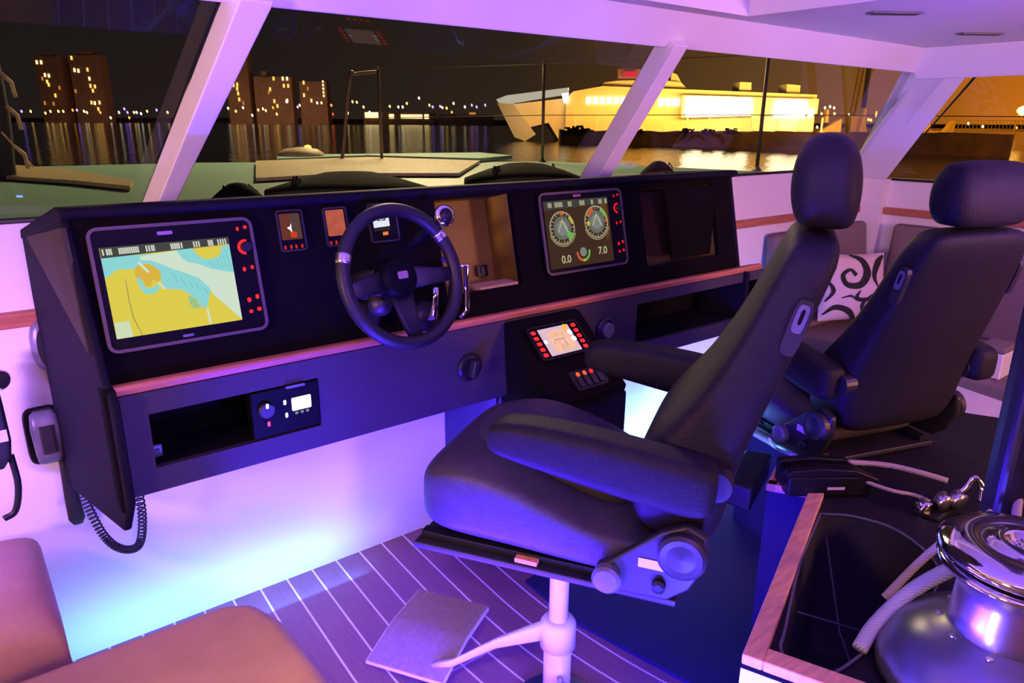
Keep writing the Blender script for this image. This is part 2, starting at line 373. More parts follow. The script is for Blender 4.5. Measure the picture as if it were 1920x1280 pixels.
# hood over the dash with a rounded lip
mb = MB(); prof = [(1.745, 1.300), (1.735, 1.306), (1.733, 1.316), (1.742, 1.325), (1.775, 1.325), (2.10, 1.245), (2.11, 1.22), (1.80, 1.285)]
mb.loft([[V((x-(y-1.74)*k_, y, z)) for y, z in prof] for x, k_ in ((.190, .13), (2.50, 0))]); cpart('hood', mb, HOODM, bevel=.004)
# end panels
def endpanel(xf, xr, mats):
    def xx(y): return xf+(xr-xf)*(y-1.66)/.44
    pts = [(1.62, .69), (1.62, .93), (1.66, .965), (1.765, 1.325), (2.09, 1.245), (2.1, 1.08), (2.1, .60), (2.06, .56), (1.68, .60)]
    return MB().prism([(xx(y), y, z) for y, z in pts], (.018, 0, 0))
cpart('end_panel', endpanel(.205, .142, None), HOODM, bevel=.006)
cpart('end_panel', MB().prism([(2.478, y, z) for y, z in [(1.63, .69), (1.63, .93), (1.68, .95), (1.765, 1.325), (2.09, 1.30), (2.1, .60)]], (.02, 0, 0)), HOODM, bevel=.006)
mb = MB(); q = [(1.745, 1.285), (2.03, 1.235), (1.70, 1.02)]
cpart('inset_board', MB().prism([(.205+(.142-.205)*(y-1.66)/.44-.004, y, z) for y, z in q], (.01, 0, 0)), OLIVE)
# ledge with wooden nosing
cpart('ledge', MB().box((.21, 1.655, .925), (2.60, 1.70, .945)), DASH)
mb = MB(); prof = [(1.662, .930), (1.650, .932), (1.645, .948), (1.650, .954), (1.668, .955)]
mb.loft([[V((x, y, z)) for y, z in prof] for x in (.222, 2.60)]); cpart('wood_nosing', mb, WOODR, bevel=.003)
# lower fascia with two openings
FF = Face((0, 1.65, 0), (1, 0, 0), (0, .0, 1))
RO = (.283, .678, .748, .878); RC = (1.86, 2.60, .745, .893)
cpart('fascia', frame_cut(.215, 2.62, .690, .93, [RO, RC], -.018, 0, FF), FASC)
cpart('corner_post', MB().prism([(.200, 1.640, .66), (.200, 1.640, .955), (.228, 1.640, .955), (.228, 1.640, .66)], (0, .06, 0)), DASH, bevel=.010)
cpart('underside', MB().box((.215, 1.66, .690), (2.62, 2.12, .705)), BLACKM)
def niche(name, F, r, d, m, back=None, bm=None):    # the lined box behind an opening
    xa, xb, ya, yb = r; mb = MB()
    for a, b, c, e in ((xa-.01, xa, ya-.01, yb+.01), (xb, xb+.01, ya-.01, yb+.01), (xa, xb, ya-.01, ya), (xa, xb, yb, yb+.01)):
        mb.prism([F.p(a, c, -d), F.p(b, c, -d), F.p(b, e, -d), F.p(a, e, -d)], F.n*(d-.019))
    mb.prism([F.p(xa-.01, ya-.01, -d), F.p(xb+.01, ya-.01, -d), F.p(xb+.01, yb+.01, -d), F.p(xa-.01, yb+.01, -d)], F.n*(-.01))
    return cpart(name, mb, m)
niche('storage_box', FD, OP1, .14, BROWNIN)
niche('storage_box', FD, OP2, .14, mat('dim_locker_ply', (.12, .075, .02), .6))  # same ply darkened: this locker's shade is put into the colour
niche('radio_recess', FF, RO, .16, BLACKM)
niche('glove_recess', FF, RC, .22, BLACKM)
# centre column with the sloping keypad pod
KP = 1.15; PY0, PZ0, PX0, PX1 = 1.625, .925, 1.272, 1.56
pz = .735; pyb = PY0-KP*0-(PZ0-pz)*KP/1.0
pyb = PY0-(PZ0-pz)*KP
top = [(PX0, PY0, PZ0), (PX1, PY0, PZ0), (PX1, pyb, pz), (PX0, pyb, pz)]
bot = [(1.37, 2.10, 0), (1.62, 2.10, 0), (1.62, 1.70, 0), (1.33, 1.70, 0)]
mb = MB()
mb.add([(PX0, PY0, PZ0), (PX1, PY0, PZ0), (PX1, pyb, pz), (PX0, pyb, pz), (PX0, pyb+.01, pz-.03), (PX1, pyb+.01, pz-.03), (PX1, 1.72, .55), (1.295, 1.72, .55), (PX0, 1.70, PZ0), (PX1, 1.70, PZ0)],
       [(0, 3, 2, 1), (3, 4, 5, 2), (4, 7, 6, 5), (0, 8, 7, 4, 3), (1, 2, 5, 6, 9), (0, 1, 9, 8), (8, 9, 6, 7)])
cpart('control_pod', mb, DASH, bevel=.004)
mb = MB().loft([[V((1.36, 2.13, z)), V((1.62, 2.13, z)), V((1.62, 1.66+.12*(z < .3), z)), V((1.285+.02*(z < .3), 1.68+.12*(z < .3), z))] for z in (0, .60, .69)])
cpart('centre_column', mb, mat('blue_grey_column', (.035, .028, .12), .6, spec=.2), bevel=.004)
cpart('column_front', MB().box((1.31, 1.47, .34), (1.635, 1.80, .68)), DASH, bevel=.01)
FP = Face(((PX0+PX1)/2, (PY0+pyb)/2, (PZ0+pz)/2), (1, 0, 0), (0, PY0-pyb, PZ0-pz))
# -------- devices set into the console (each lifts out)
RED = emit('red_key_light', (1, .015, .02), 2.2); REDD = emit('dim_red_key_light', (1, .04, .03), .55); REDH = emit('red_icon', (1, .05, .04), 1.0)
def device(name, label, cat, F, cx, cy, w, h, r, bez, group=None, th=.012, edge=.008):
    t = thing(name, label, cat, F.p(cx, cy, 0), 0, group)
    L = Face(F.o-t.location+F.r*0, F.r, F.u); L.o = V((0, 0, 0))
    plate(L, 'housing', rrect(w, h, r), 0, th, GLOSSB, t, bevel=.003)
    a = rrect(w, h, r); b = rrect(w-2*edge, h-2*edge, max(r-edge, .004)); n = len(a)
    mb = MB(); ra = [L.p(x, y, th*.3) for x, y in a]; rb = [L.p(x, y, th+.004) for x, y in [(q[0]*.995, q[1]*.995) for q in a]]
    rc = [L.p(x, y, th+.004) for x, y in b]; rd = [L.p(x, y, th*.3) for x, y in b]
    mb.loft([ra, rb, rc, rd], cap=False); mb.build('bezel', bez, t, smooth=False)
    return t, L, th
G = {}
def E_(k, col, s=1.0):
    if k not in G: G[k] = emit('screen_'+k, col, s)
    return G[k]
CH = [E_('land_yellow', (.72, .60, .075)), E_('shallow_blue', (.26, .66, .66)), E_('deep_pale', (.62, .75, .60)), E_('bar_grey', (.06, .06, .06)), E_('text_white', (.62, .65, .55)),
      E_('road_orange', (.70, .45, .06)), E_('marsh_green', (.33, .55, .25)), E_('line_dark', (.30, .24, .10)), E_('pale_box', (.62, .72, .48)), E_('teal_shade', (.20, .52, .52))]
cz1 = 1.147; w1, h1 = .345, .268
t, L, th = device('chart_display', 'large chart plotter screen showing yellow land and pale blue water', 'display', FD, .405, dz(1.146), .350, .272, .022, BEZEL)
sw, sh = .268, .196; ox, oy = -.020, -.006          # lit area centre
def S(u, v): return (ox+(u-.5)*sw, oy+(.5-v)*sh)    # u right, v down, 0..1
P = []
def poly(mi, pts): P.append((mi, [S(*q) for q in pts]))
poly(0, [(0, 0), (1, 0), (1, 1), (0, 1)])
poly(1, [(0, .10), (.52, .12), (.70, .16), (.50, .20), (.34, .21), (.22, .26), (.10, .25), (.03, .31), (0, .33)])
poly(1, [(.30, .13), (.50, .15), (.62, .30), (.72, .38), (.78, .50), (.78, .60), (.74, .74), (.72, .80), (.68, .78), (.66, .70), (.61, .62), (.55, .55), (.47, .53), (.43, .52), (.40, .42), (.40, .35), (.38, .28), (.34, .24)])
poly(2, [(.28, .13), (.56, .10), (.80, .08), (1, .08), (1, .99), (.93, .90), (.86, .78), (.80, .66), (.77, .56), (.70, .44), (.58, .35), (.50, .30), (.42, .23), (.36, .19), (.28, .17)])
poly(1, [(.56, .09), (1, .09), (1, .42), (.93, .40), (.86, .37), (.80, .34), (.72, .28), (.64, .25), (.60, .20)])
poly(0, [(.69, .09), (.99, .08), (.93, .11), (.91, .20), (.85, .24), (.77, .23), (.72, .17)])
poly(5, [(.69, .085), (.99, .075), (.99, .095), (.69, .105)])
poly(5, [(.25, .22), (.34, .22), (.41, .31), (.41, .40), (.38, .43), (.34, .40), (.32, .47), (.28, .47), (.27, .40), (.22, .37), (.22, .28)])
poly(1, [(.22, .35), (.26, .38), (.27, .46), (.31, .50), (.36, .47), (.39, .46), (.37, .53), (.32, .56), (.27, .55), (.24, .49)])
poly(6, [(.59, .62), (.65, .68), (.67, .78), (.62, .79), (.59, .72)])
poly(0, [(.79, .66), (.86, .76), (.97, .95), (.88, .96), (.76, .92), (.74, .82)])
for k in range(5): poly(9, [(.50+.055*k, .36+.05*k), (.505+.055*k, .355+.05*k), (.535+.055*k, .46+.04*k), (.528+.055*k, .47+.04*k)])
for k in range(6): poly(9, [(.80+.03*k, .25-.02*k), (.804+.03*k, .245-.02*k), (.83+.03*k, .36), (.824+.03*k, .362)])
poly(7, [(.14, .36), (.145, .36), (.142, .60), (.15, .80), (.19, 1), (.185, 1), (.143, .80), (.136, .60)])
poly(2, [(.25, .20), (.27, .19), (.33, .31), (.31, .32)]); poly(2, [(.37, .44), (.39, .44), (.43, .52), (.41, .52)])
poly(2, [(.715, .80), (.73, .80), (.735, .99), (.715, .98)])
poly(8, [(0, .82), (.11, .82), (.12, 1), (0, 1)])
poly(3, [(0, 0), (1, 0), (1, .085), (0, .115)])
sheet(L, 'screen', P, CH, t, h=th+.0006)
def digit_groups(xs, S, w_, v0, v1, L, t, h, m, gap=.03):
    runs = [[xs[0]]]
    for a, b in zip(xs, xs[1:]):
        (runs[-1].append(b) if b-a < gap else runs.append([b]))
    for r in runs: sheet(L, 'status_digits', [(0, [S(a, v0), S(a+w_, v0-.002), S(a+w_+.002, v1), S(a+.002, v1+.004)]) for a in r], [m], t, h=h)
digit_groups([.012, .04, .055, .07, .13, .145, .16, .175, .19, .205, .22, .235, .25, .265, .33, .35, .37, .385, .52, .535, .55, .565, .58, .60, .70, .72, .74, .82, .835, .85, .90, .92, .94, .96], S, .012, .02, .085, L, t, th+.0066, CH[4], .028)
def keys(L, t, th, kx, kys, mt, name='key', rr=.006):
    for (x, y, a, b) in kys:
        sheet(L, name, [(0, rrect(a, b, min(a, b)*.4, x, y))], [mt], t, h=th+.0015)
def side_keys(t, L, th, x0, hh, RM_):
    keys(L, t, th, 0, [(x0-.009, hh*.40, .006, .009), (x0+.009, hh*.41, .008, .008), (x0-.009, hh*.05, .007, .010), (x0+.010, hh*.06, .007, .009),
        (x0-.010, -hh*.22, .009, .011), (x0+.010, -hh*.20, .008, .011), (x0-.010, -hh*.32, .009, .008), (x0+.010, -hh*.31, .010, .009)], RM_)
    sheet(L, 'dial_ring', [(0, arc_band(x0+.002, hh*.24, .012, .018, 70, 270))], [RM_], t, h=th+.0015)
    mb = MB().lathe([(.013, 0), (.013, .008), (.011, .011), (0, .011)], L.p(x0+.004, hh*.24, th), L.n, 24); mb.build('rotary_dial', BLACK, t)
side_keys(t, L, th, .148, .272, RED)
sheet(L, 'badge', [(0, rrect(.032, .008, .002, -.02, .113))], [mat('faded_violet_badge', (.25, .14, .25), .4)], t, h=th+.001)
sheet(L, 'lower_badge', [(0, rrect(.024, .006, .002, -.01, -.120))], [mat('grey_badge', (.12, .12, .15), .4)], t, h=th+.001)
# gauge display
t, L, th = device('gauge_display', 'square multifunction screen with two round wind gauges on brown', 'display', FD, 1.660, dz(1.158), .372, .262, .022, BEZEL)
sw, sh = .285, .215; ox, oy = -.025, -.004; P = []
GA = [E_('gauge_brown', (.050, .024, .015)), E_('gauge_face', (.13, .14, .12)), E_('gauge_line', (.46, .40, .22)), E_('gauge_red', (.62, .10, .03)), E_('gauge_green', (.14, .42, .08)), E_('gauge_yellow', (.48, .44, .06)), E_('gauge_text', (.46, .44, .26)), E_('gauge_bar', (.05, .048, .045)), E_('gauge_core', (.20, .21, .20)), E_('gauge_amber', (.12, .045, .012))]
poly(0, [(0, 0), (1, 0), (1, 1), (0, 1)]); poly(9, [(.86, .12), (.97, .08), (.99, .5), (.93, .7)]); poly(7, [(0, 0), (1, 0), (1, .10), (0, .13)])
for cx, cy in ((.24, .41), (.77, .37)):
    X, Y = S(cx, cy); R_ = .054
    P.append((2, circ(X, Y, R_))); P.append((1, circ(X, Y, R_*.95))); P.append((2, arc_band(X, Y, R_*1.06, R_*1.10, 200, 340)))
    P.append((0, arc_band(X, Y, R_*.70, R_*.90, 0, 359, 30))); P.append((8, circ(X, Y, R_*.45)))
    for k in range(24):
        a = 15*k; P.append((2, arc_band(X, Y, R_*(.74 if k % 2 == 0 else .82), R_*.93, a-1.6, a+1.6, 1)))
    P.append((6, [(X-.022, Y-.012), (X, Y+.030), (X+.024, Y-.014), (X+.018, Y-.014), (X, Y+.020), (X-.018, Y-.012)]))
    if cx < .5:
        P.append((5, arc_band(X, Y, R_*.74, R_*.96, 15, 48))); P.append((3, arc_band(X, Y, R_*.74, R_*.92, 80, 98)))
        P.append((4, arc_band(X, Y, R_*.45, R_*.9, 300, 335)))
    else:
        P.append((3, arc_band(X, Y, R_*.70, R_*.93, 105, 150))); P.append((4, arc_band(X, Y, R_*.70, R_*.93, 20, 60)))
        P.append((3, arc_band(X, Y, R_*.70, R_*.9, -5, 12))); P.append((5, circ(X-R_*.72, Y-R_*.05, .008)))
X, Y = S(.50, .80); P.append((3, arc_band(X, Y, .023, .031, 175, 262))); P.append((4, arc_band(X, Y, .023, .031, 280, 370))); P.append((5, arc_band(X, Y, .023, .031, 262, 280))); P.append((8, circ(X, Y, .015)))
sheet(L, 'screen', P, GA, t, h=th+.0006, dh=.00008)
for s_, u_, v_ in (('0.0', .22, .88), ('7.0', .80, .82)):
    x, y = S(u_, v_); text_mesh('reading', s_, .034, L.M(x, y, th+.009), GA[6], t, .0006)
digit_groups([.04, .06, .08, .14, .16, .18, .20, .22, .24, .34, .36, .38, .52, .54, .56, .58, .70, .72, .82, .84, .86, .92, .94], S, .013, .03, .10, L, t, th+.009, GA[6])
side_keys(t, L, th, .158, .262, emit('gauge_red_key', (1, .01, .02), 1.1))
sheet(L, 'badge', [(0, rrect(.034, .008, .002, -.02, .115))], [mat('pink_badge', (.35, .12, .16), .4)], t, h=th+.001)
# three instrument heads
IG = 'small square instruments left of the wheel'
for k, (cx, wd, hd) in enumerate(((.675, .068, .102), (.795, .066, .100), (.930, .086, .103))):
    t, L, th = device('instrument_display', ['small instrument with white spark shape and red pointer on its dim face', 'small instrument with a plain salmon lit face', 'small instrument with white digits and amber symbol behind the wheel rim'][k],
                      'instrument', FD, cx, dz(1.238), wd, hd, .008, DGREY, IG, .008, .004)
    if k == 0:
        sheet(L, 'screen', [(0, rrect(.052, .064, .003, 0, .010)), (1, rrect(.024, .058, .003, .012, .011)), (2, [(-.004, -.016), (.012, -.018), (.013, -.004), (-.003, -.002)]), (3, [(-.010, .008), (-.002, .010), (.002, .018), (.001, .006), (.002, -.004), (-.004, .002)])],
              [emit('ember', (.14, .035, .028), 1), emit('ember_dim', (.09, .05, .045), 1), emit('ember_red', (.60, .05, .02), 1), emit('spark', (1, .85, .8), 1.6)], t, h=th+.0006)
    elif k == 1: sheet(L, 'screen', [(0, rrect(.050, .066, .003, 0, .010))], [emit('salmon_glow', (.46, .10, .060), 1, .12, 60)], t, h=th+.0006)
    else:
        sheet(L, 'screen', [(0, rrect(.050, .066, .003, -.006, .012)), (1, [(-.030, .033), (.018, .035), (.018, .045), (-.030, .043)]), (2, [(-.030, -.012), (.018, -.010), (.018, .012), (-.030, .008)]), (3, [(-.006, -.034), (.010, -.033), (.010, -.024), (-.006, -.025)])],
              [emit('dim_face', (.02, .018, .02), 1), emit('white_bar', (.42, .40, .46), 1), emit('white_block', (.80, .80, .92), 1), emit('amber_symbol', (.95, .22, .03), 1)], t, h=th+.0006)
        text_mesh('reading', '5.0', .022, L.M(-.006, .012, th+.003), emit('digit_dark', (.02, .02, .03), 1), t, .0006)
    if k < 2: keys(L, t, th, 0, [(x, -.040, .006, .010) for x in (-.022, -.007, .006, .021)], REDD)
# little switch block inside the open locker
p = FD.p(1.325, dz(1.075), -.132)
t = thing('socket_plate', 'small black square socket inside the open ochre dash locker', 'socket', p); L = Face((0, 0, 0), FD.r, FD.u)
plate(L, 'plate', rrect(.042, .036, .004), 0, .008, BLACK, t, bevel=.002); plate(L, 'rocker', rrect(.016, .022, .003), .008, .012, DGREY, t)
# lid edge lying in the locker
p = FD.p(1.30, dz(1.030), -.04)
t = tag(MB().box((-.072, -.03, -.006), (.072, .03, .006)).build('wood_block', mat('pale_wood_block', (.50, .36, .14), .6)), 'pale wooden strip lying at the foot of the open dash locker', 'wood strip'); t.location = p
p = FD.p(2.17, dz(1.140), -.014)
t = tag(MB().prism([(-.095, 0, .135), (.20, 0, .135), (.20, 0, -.128), (-.03, 0, -.128), (-.065, 0, .02)], (0, .008, 0)).build('locker_door', mat('black_door', (.004, .004, .004), .8, spec=.05)), 'dark panel half closing the right dash locker', 'panel'); t.location = p
# keypad radar display on the pod
t, L, th = device('keypad_display', 'small pink lit screen flanked by two columns of red keys on the pod', 'display', FP, -.012, .050, .200, .118, .012, BLACK, None, .012, .005)
PK = [emit('pink_white', (.75, .50, .62), 1.0), emit('peach', (.95, .52, .36), 1.0, .15, 60), emit('hot_white', (.9, .9, 1.0), 1.6), emit('hot_orange', (1, .45, .05), 1.2), emit('line_mauve', (.50, .30, .42), 1.0)]
sheet(L, 'screen', [(0, rrect(.122, .096, .003)), (1, [(-.035, .035), (.045, .035), (.050, -.038), (-.035, -.040)]), (4, [(-.02, .015), (.02, .015), (.02, .0145), (-.02, .0145)]), (4, [(-.02, .004), (.02, .004), (.02, -.024), (.016, -.024), (.016, 0), (-.02, 0)]),
      (3, circ(.045, .040, .010)), (2, circ(.052, .018, .009)), (2, circ(.054, -.006, .009)), (2, circ(-.055, .002, .007))], PK, t, h=th+.0006)
for k in range(5):
    for s_ in (-1, 1): sheet(L, 'key', [(0, rrect(.018, .013, .005, s_*.080, .040-.020*k))], [emit('key_red', (1, .03, .05), 1.3) if (k == 0 and s_ == -1) else RED], t, h=th+.0015)
# row of four lit switches
t = thing('switch_row', 'row of four red lit rocker switches below the keypad screen', 'switches', FP.p(.020, -.090, 0)); L = Face((0, 0, 0), FP.r, FP.u)
plate(L, 'plate', rrect(.13, .066, .006), 0, .004, BLACK, t, bevel=.0015)
for k in range(4):
    x = -.040+.027*k
    plate(L, 'rocker', rrect(.018, .040, .003, x, -.004), .004, .009, DGREY, t, bevel=.0015)
    sheet(L, 'icon', [(0, circ(x, .016, .0075, 10))], [emit('orange_red', (1, .07, .02), 2.2) if k < 2 else RED], t, h=.0105)
# stereo in the radio recess
t = thing('marine_stereo', 'black stereo with bright white screen and small lit keys in the fascia recess', 'stereo', (.590, 1.652, .815)); L = Face((0, 0, 0), (1, 0, 0), (0, 0, 1))
plate(L, 'housing', rrect(.172, .120, .006), -.03, .006, GLOSSB, t, bevel=.003)
plate(L, 'visor', rrect(.048, .006, .002, .025, .058), .006, .012, GREYP, t)
sheet(L, 'screen', [(0, rrect(.050, .034, .003, .038, .010))], [emit('stereo_white', (.95, .97, 1), 3.2)], t, h=.0075)
mb = MB().lathe([(.020, 0), (.020, .010), (.017, .014), (0, .014)], L.p(-.052, .012, .006), L.n, 28); mb.build('volume_knob', DGREY, t, smooth=False)
for x, y, c in ((-.052, .026, (.8, .8, 1)), (-.052, -.020, (1, .05, .25)), (-.004, .020, (.8, .8, 1)), (-.002, -.014, (.8, .8, 1))):
    sheet(L, 'key', [(0, rrect(.007, .013, .003, x, y))], [emit('key_glow', c, 2.0)], t, h=.021 if x < -.05 else .0075)
for x in (.024, .038, .052): sheet(L, 'key', [(0, rrect(.008, .007, .001, x, -.014))], [emit('label_glow', (.25, .25, .35), 1)], t, h=.0075)
t = tag(MB().box((-.012, -.005, -.015), (.012, .005, .015)).build('small_switch', GREYP, bevel=.003), 'tiny pale switch at the lower left of the radio recess', 'switch'); t.location = (.297, 1.70, .768)
MB().box((-.005, -.009, -.006), (.005, -.004, .006)).build('rocker', DGREY, t)
# rotary knob and round speaker on the fascia
t = thing('rotary_switch', 'round black rotary switch on the fascia below the wheel', 'switch', (1.143, 1.65, .812))
MB().lathe([(.042, 0), (.042, .006), (.036, .012), (.030, .014), (0, .014)], (0, 0, 0), (0, -1, 0), 32).build('base_ring', BLACK, t)
mb = MB().prism([(-.010, -.014, -.026), (.010, -.014, -.026), (.010, -.014, .026), (-.010, -.014, .026)], (0, -.026, 0)); o = mb.build('handle', DGREY, t, bevel=.004); o.rotation_euler = (0, math.radians(12), 0)
t = thing('engine_socket', 'round blue grey capped socket on the fascia right of the pod', 'socket', (1.700, 1.65, .832))
MB().lathe([(.040, 0), (.040, .008), (.034, .014), (.030, .010), (0, .010)], (0, 0, 0), (0, -1, 0), 32).build('base_ring', DGREY, t)
MB().lathe([(.026, .010), (.026, .026), (.022, .030), (0, .030)], (-.003, 0, 0), (0, -1, 0), 32).build('cap', GREYP, t)
# =================================================================== WHEEL AND LEVERS
wc = at(756, 518, 1, 1.50)
F_ = Face(wc, (.985, .12, 0), (-.05, .30, .95)); R_ = .162
t = thing('steering_wheel', 'black three spoke steering wheel with grey bands on its rim', 'steering wheel', wc); L = Face((0, 0, 0), F_.r, F_.u)
def torus(L, R, r, h=0, n=64, m=12, a0=0, a1=360, flat=1.0):
    rings = []
    for k in range(n+1):
        a = math.radians(a0+(a1-a0)*k/n); e = L.r*math.cos(a)+L.u*math.sin(a)
        rings.append([L.p(0, 0, h)+e*(R+r*math.cos(2*math.pi*j/m))+L.n*(r*flat*math.sin(2*math.pi*j/m)) for j in range(m)])
    return MB().loft(rings, cap=a1-a0 < 359)
RIMM = mat('black_wheel_leather', (.012, .010, .014), .45, scale=60, bump=.3, spec=.4)
torus(L, R_, .0165).build('rim', RIMM, t, smooth=True)
for a in (158, 32): torus(L, R_, .0178, 0, 4, 14, a-4, a+4).build('rim_band', SATIN, t, smooth=True).__setitem__('label', 'satin grey rim band')
for a, w0 in ((185, .030), (-5, .030), (270, .036)):
    e = L.r*math.cos(math.radians(a))+L.u*math.sin(math.radians(a)); s_ = L.n.cross(e)
    mb = MB().loft([srect(e*.03-L.n*.028, s_, L.n, w0, .008, 4, 16), srect(e*.09-L.n*.018, s_, L.n, w0*.75, .007, 4, 16), srect(e*(R_-.004), s_, L.n, w0*.55, .007, 4, 16)])
    mb.build('spoke', RIMM, t, smooth=True)
MB().lathe([(.052, -.05), (.054, -.022), (.046, -.008), (.036, -.004), (0, -.002)], (0, 0, 0), L.n, 40).build('hub', GLOSSB, t, smooth=True)
sheet(L, 'badge', [(0, rrect(.030, .018, .004, 0, .004))], [mat('hub_badge', (.30, .18, .18), .4)], t, h=.001)
MB().tube([L.p(0, 0, -.05), L.p(0, 0, -.14), V((0, dy(1.1)-wc.y, -.06))], [.034, .038, .042], 24).build('steering_column', DGREY, t, smooth=True)
# grab on the rim: chrome clamp knob
p = at(831, 405, 1, 1.54)
t = thing('wheel_knob', 'chrome ringed knob clamped at the upper right of the wheel', 'knob', p)
MB().lathe([(.012, -.03), (.016, 0), (.027, .004), (.027, .012), (.018, .018)], (0, 0, 0), (-.15, -1, .25), 28).build('ring', CHROME, t, smooth=True)
MB().lathe([(.018, .010), (.018, .018), (.012, .024), (0, .025)], (0, 0, 0), (-.15, -1, .25), 28).build('cap', BLACK, t, smooth=True)
MB().tube([(0, .02, -.01), (.005, .11, -.06), (.01, .21, -.11)], .012, 12).build('stem', BLACK, t, smooth=True)
# throttle: chrome double lever right of the wheel
p = at(842, 560, 1, 1.62)
t = thing('throttle_control', 'chrome twin lever throttle behind the right side of the wheel', 'throttle', p)
MB().lathe([(.045, 0), (.045, .025), (.040, .045), (.02, .055), (0, .056)], (-.06, .065, -.05), (0, -1, .1), 30).build('base', BLACK, t, smooth=True)
for k, (dx, dz_) in enumerate(((-.055, .0), (.0, .01))):
    b0 = V((dx, -.01, -.06+dz_)); MB().tube([b0+V((0, .05, 0)), b0+V((0, .005, .02)), b0+V((.004, 0, .075)), b0+V((.008, .004, .10))], [.010, .011, .010, .009], 14).build('lever', CHROME, t, smooth=True)
mb = MB().loft([srect((.045, 0, z), (1, 0, 0), (0, 1, 0), .016, .009, 5, 16) for z in (-.03, .08)])
mb = MB(); mb.tube([(.030, 0, .085), (.058, 0, .088), (.060, 0, -.04), (.040, .01, -.06)], .008, 12); mb.build('frame_handle', CHROME, t, smooth=True)
MB().box((-.025, -.02, .105), (.012, 0, .120)).build('handle_cap', GREYP, t, bevel=.004)
# small column switch ball glowing blue under the wheel
p = at(712, 570, 1, 1.60)
t = thing('bow_thruster_joystick', 'rounded dark joystick ball behind the lower left of the wheel', 'joystick', p)
MB().lathe([(.0, -.030), (.022, -.022), (.032, 0), (.024, .022), (0, .032)], (0, 0, 0), (-.2, -1, .5), 30).build('ball', DGREY, t, smooth=True)
MB().lathe([(.040, -.03), (.036, -.02), (.024, -.01)], (0, .05, -.035), (0, -1, .4), 30).build('base', DGREY, t, smooth=True)
MB().tube([(0, .01, -.01), (0, .06, -.04)], .012, 12).build('stem', BLACK, t, smooth=True)
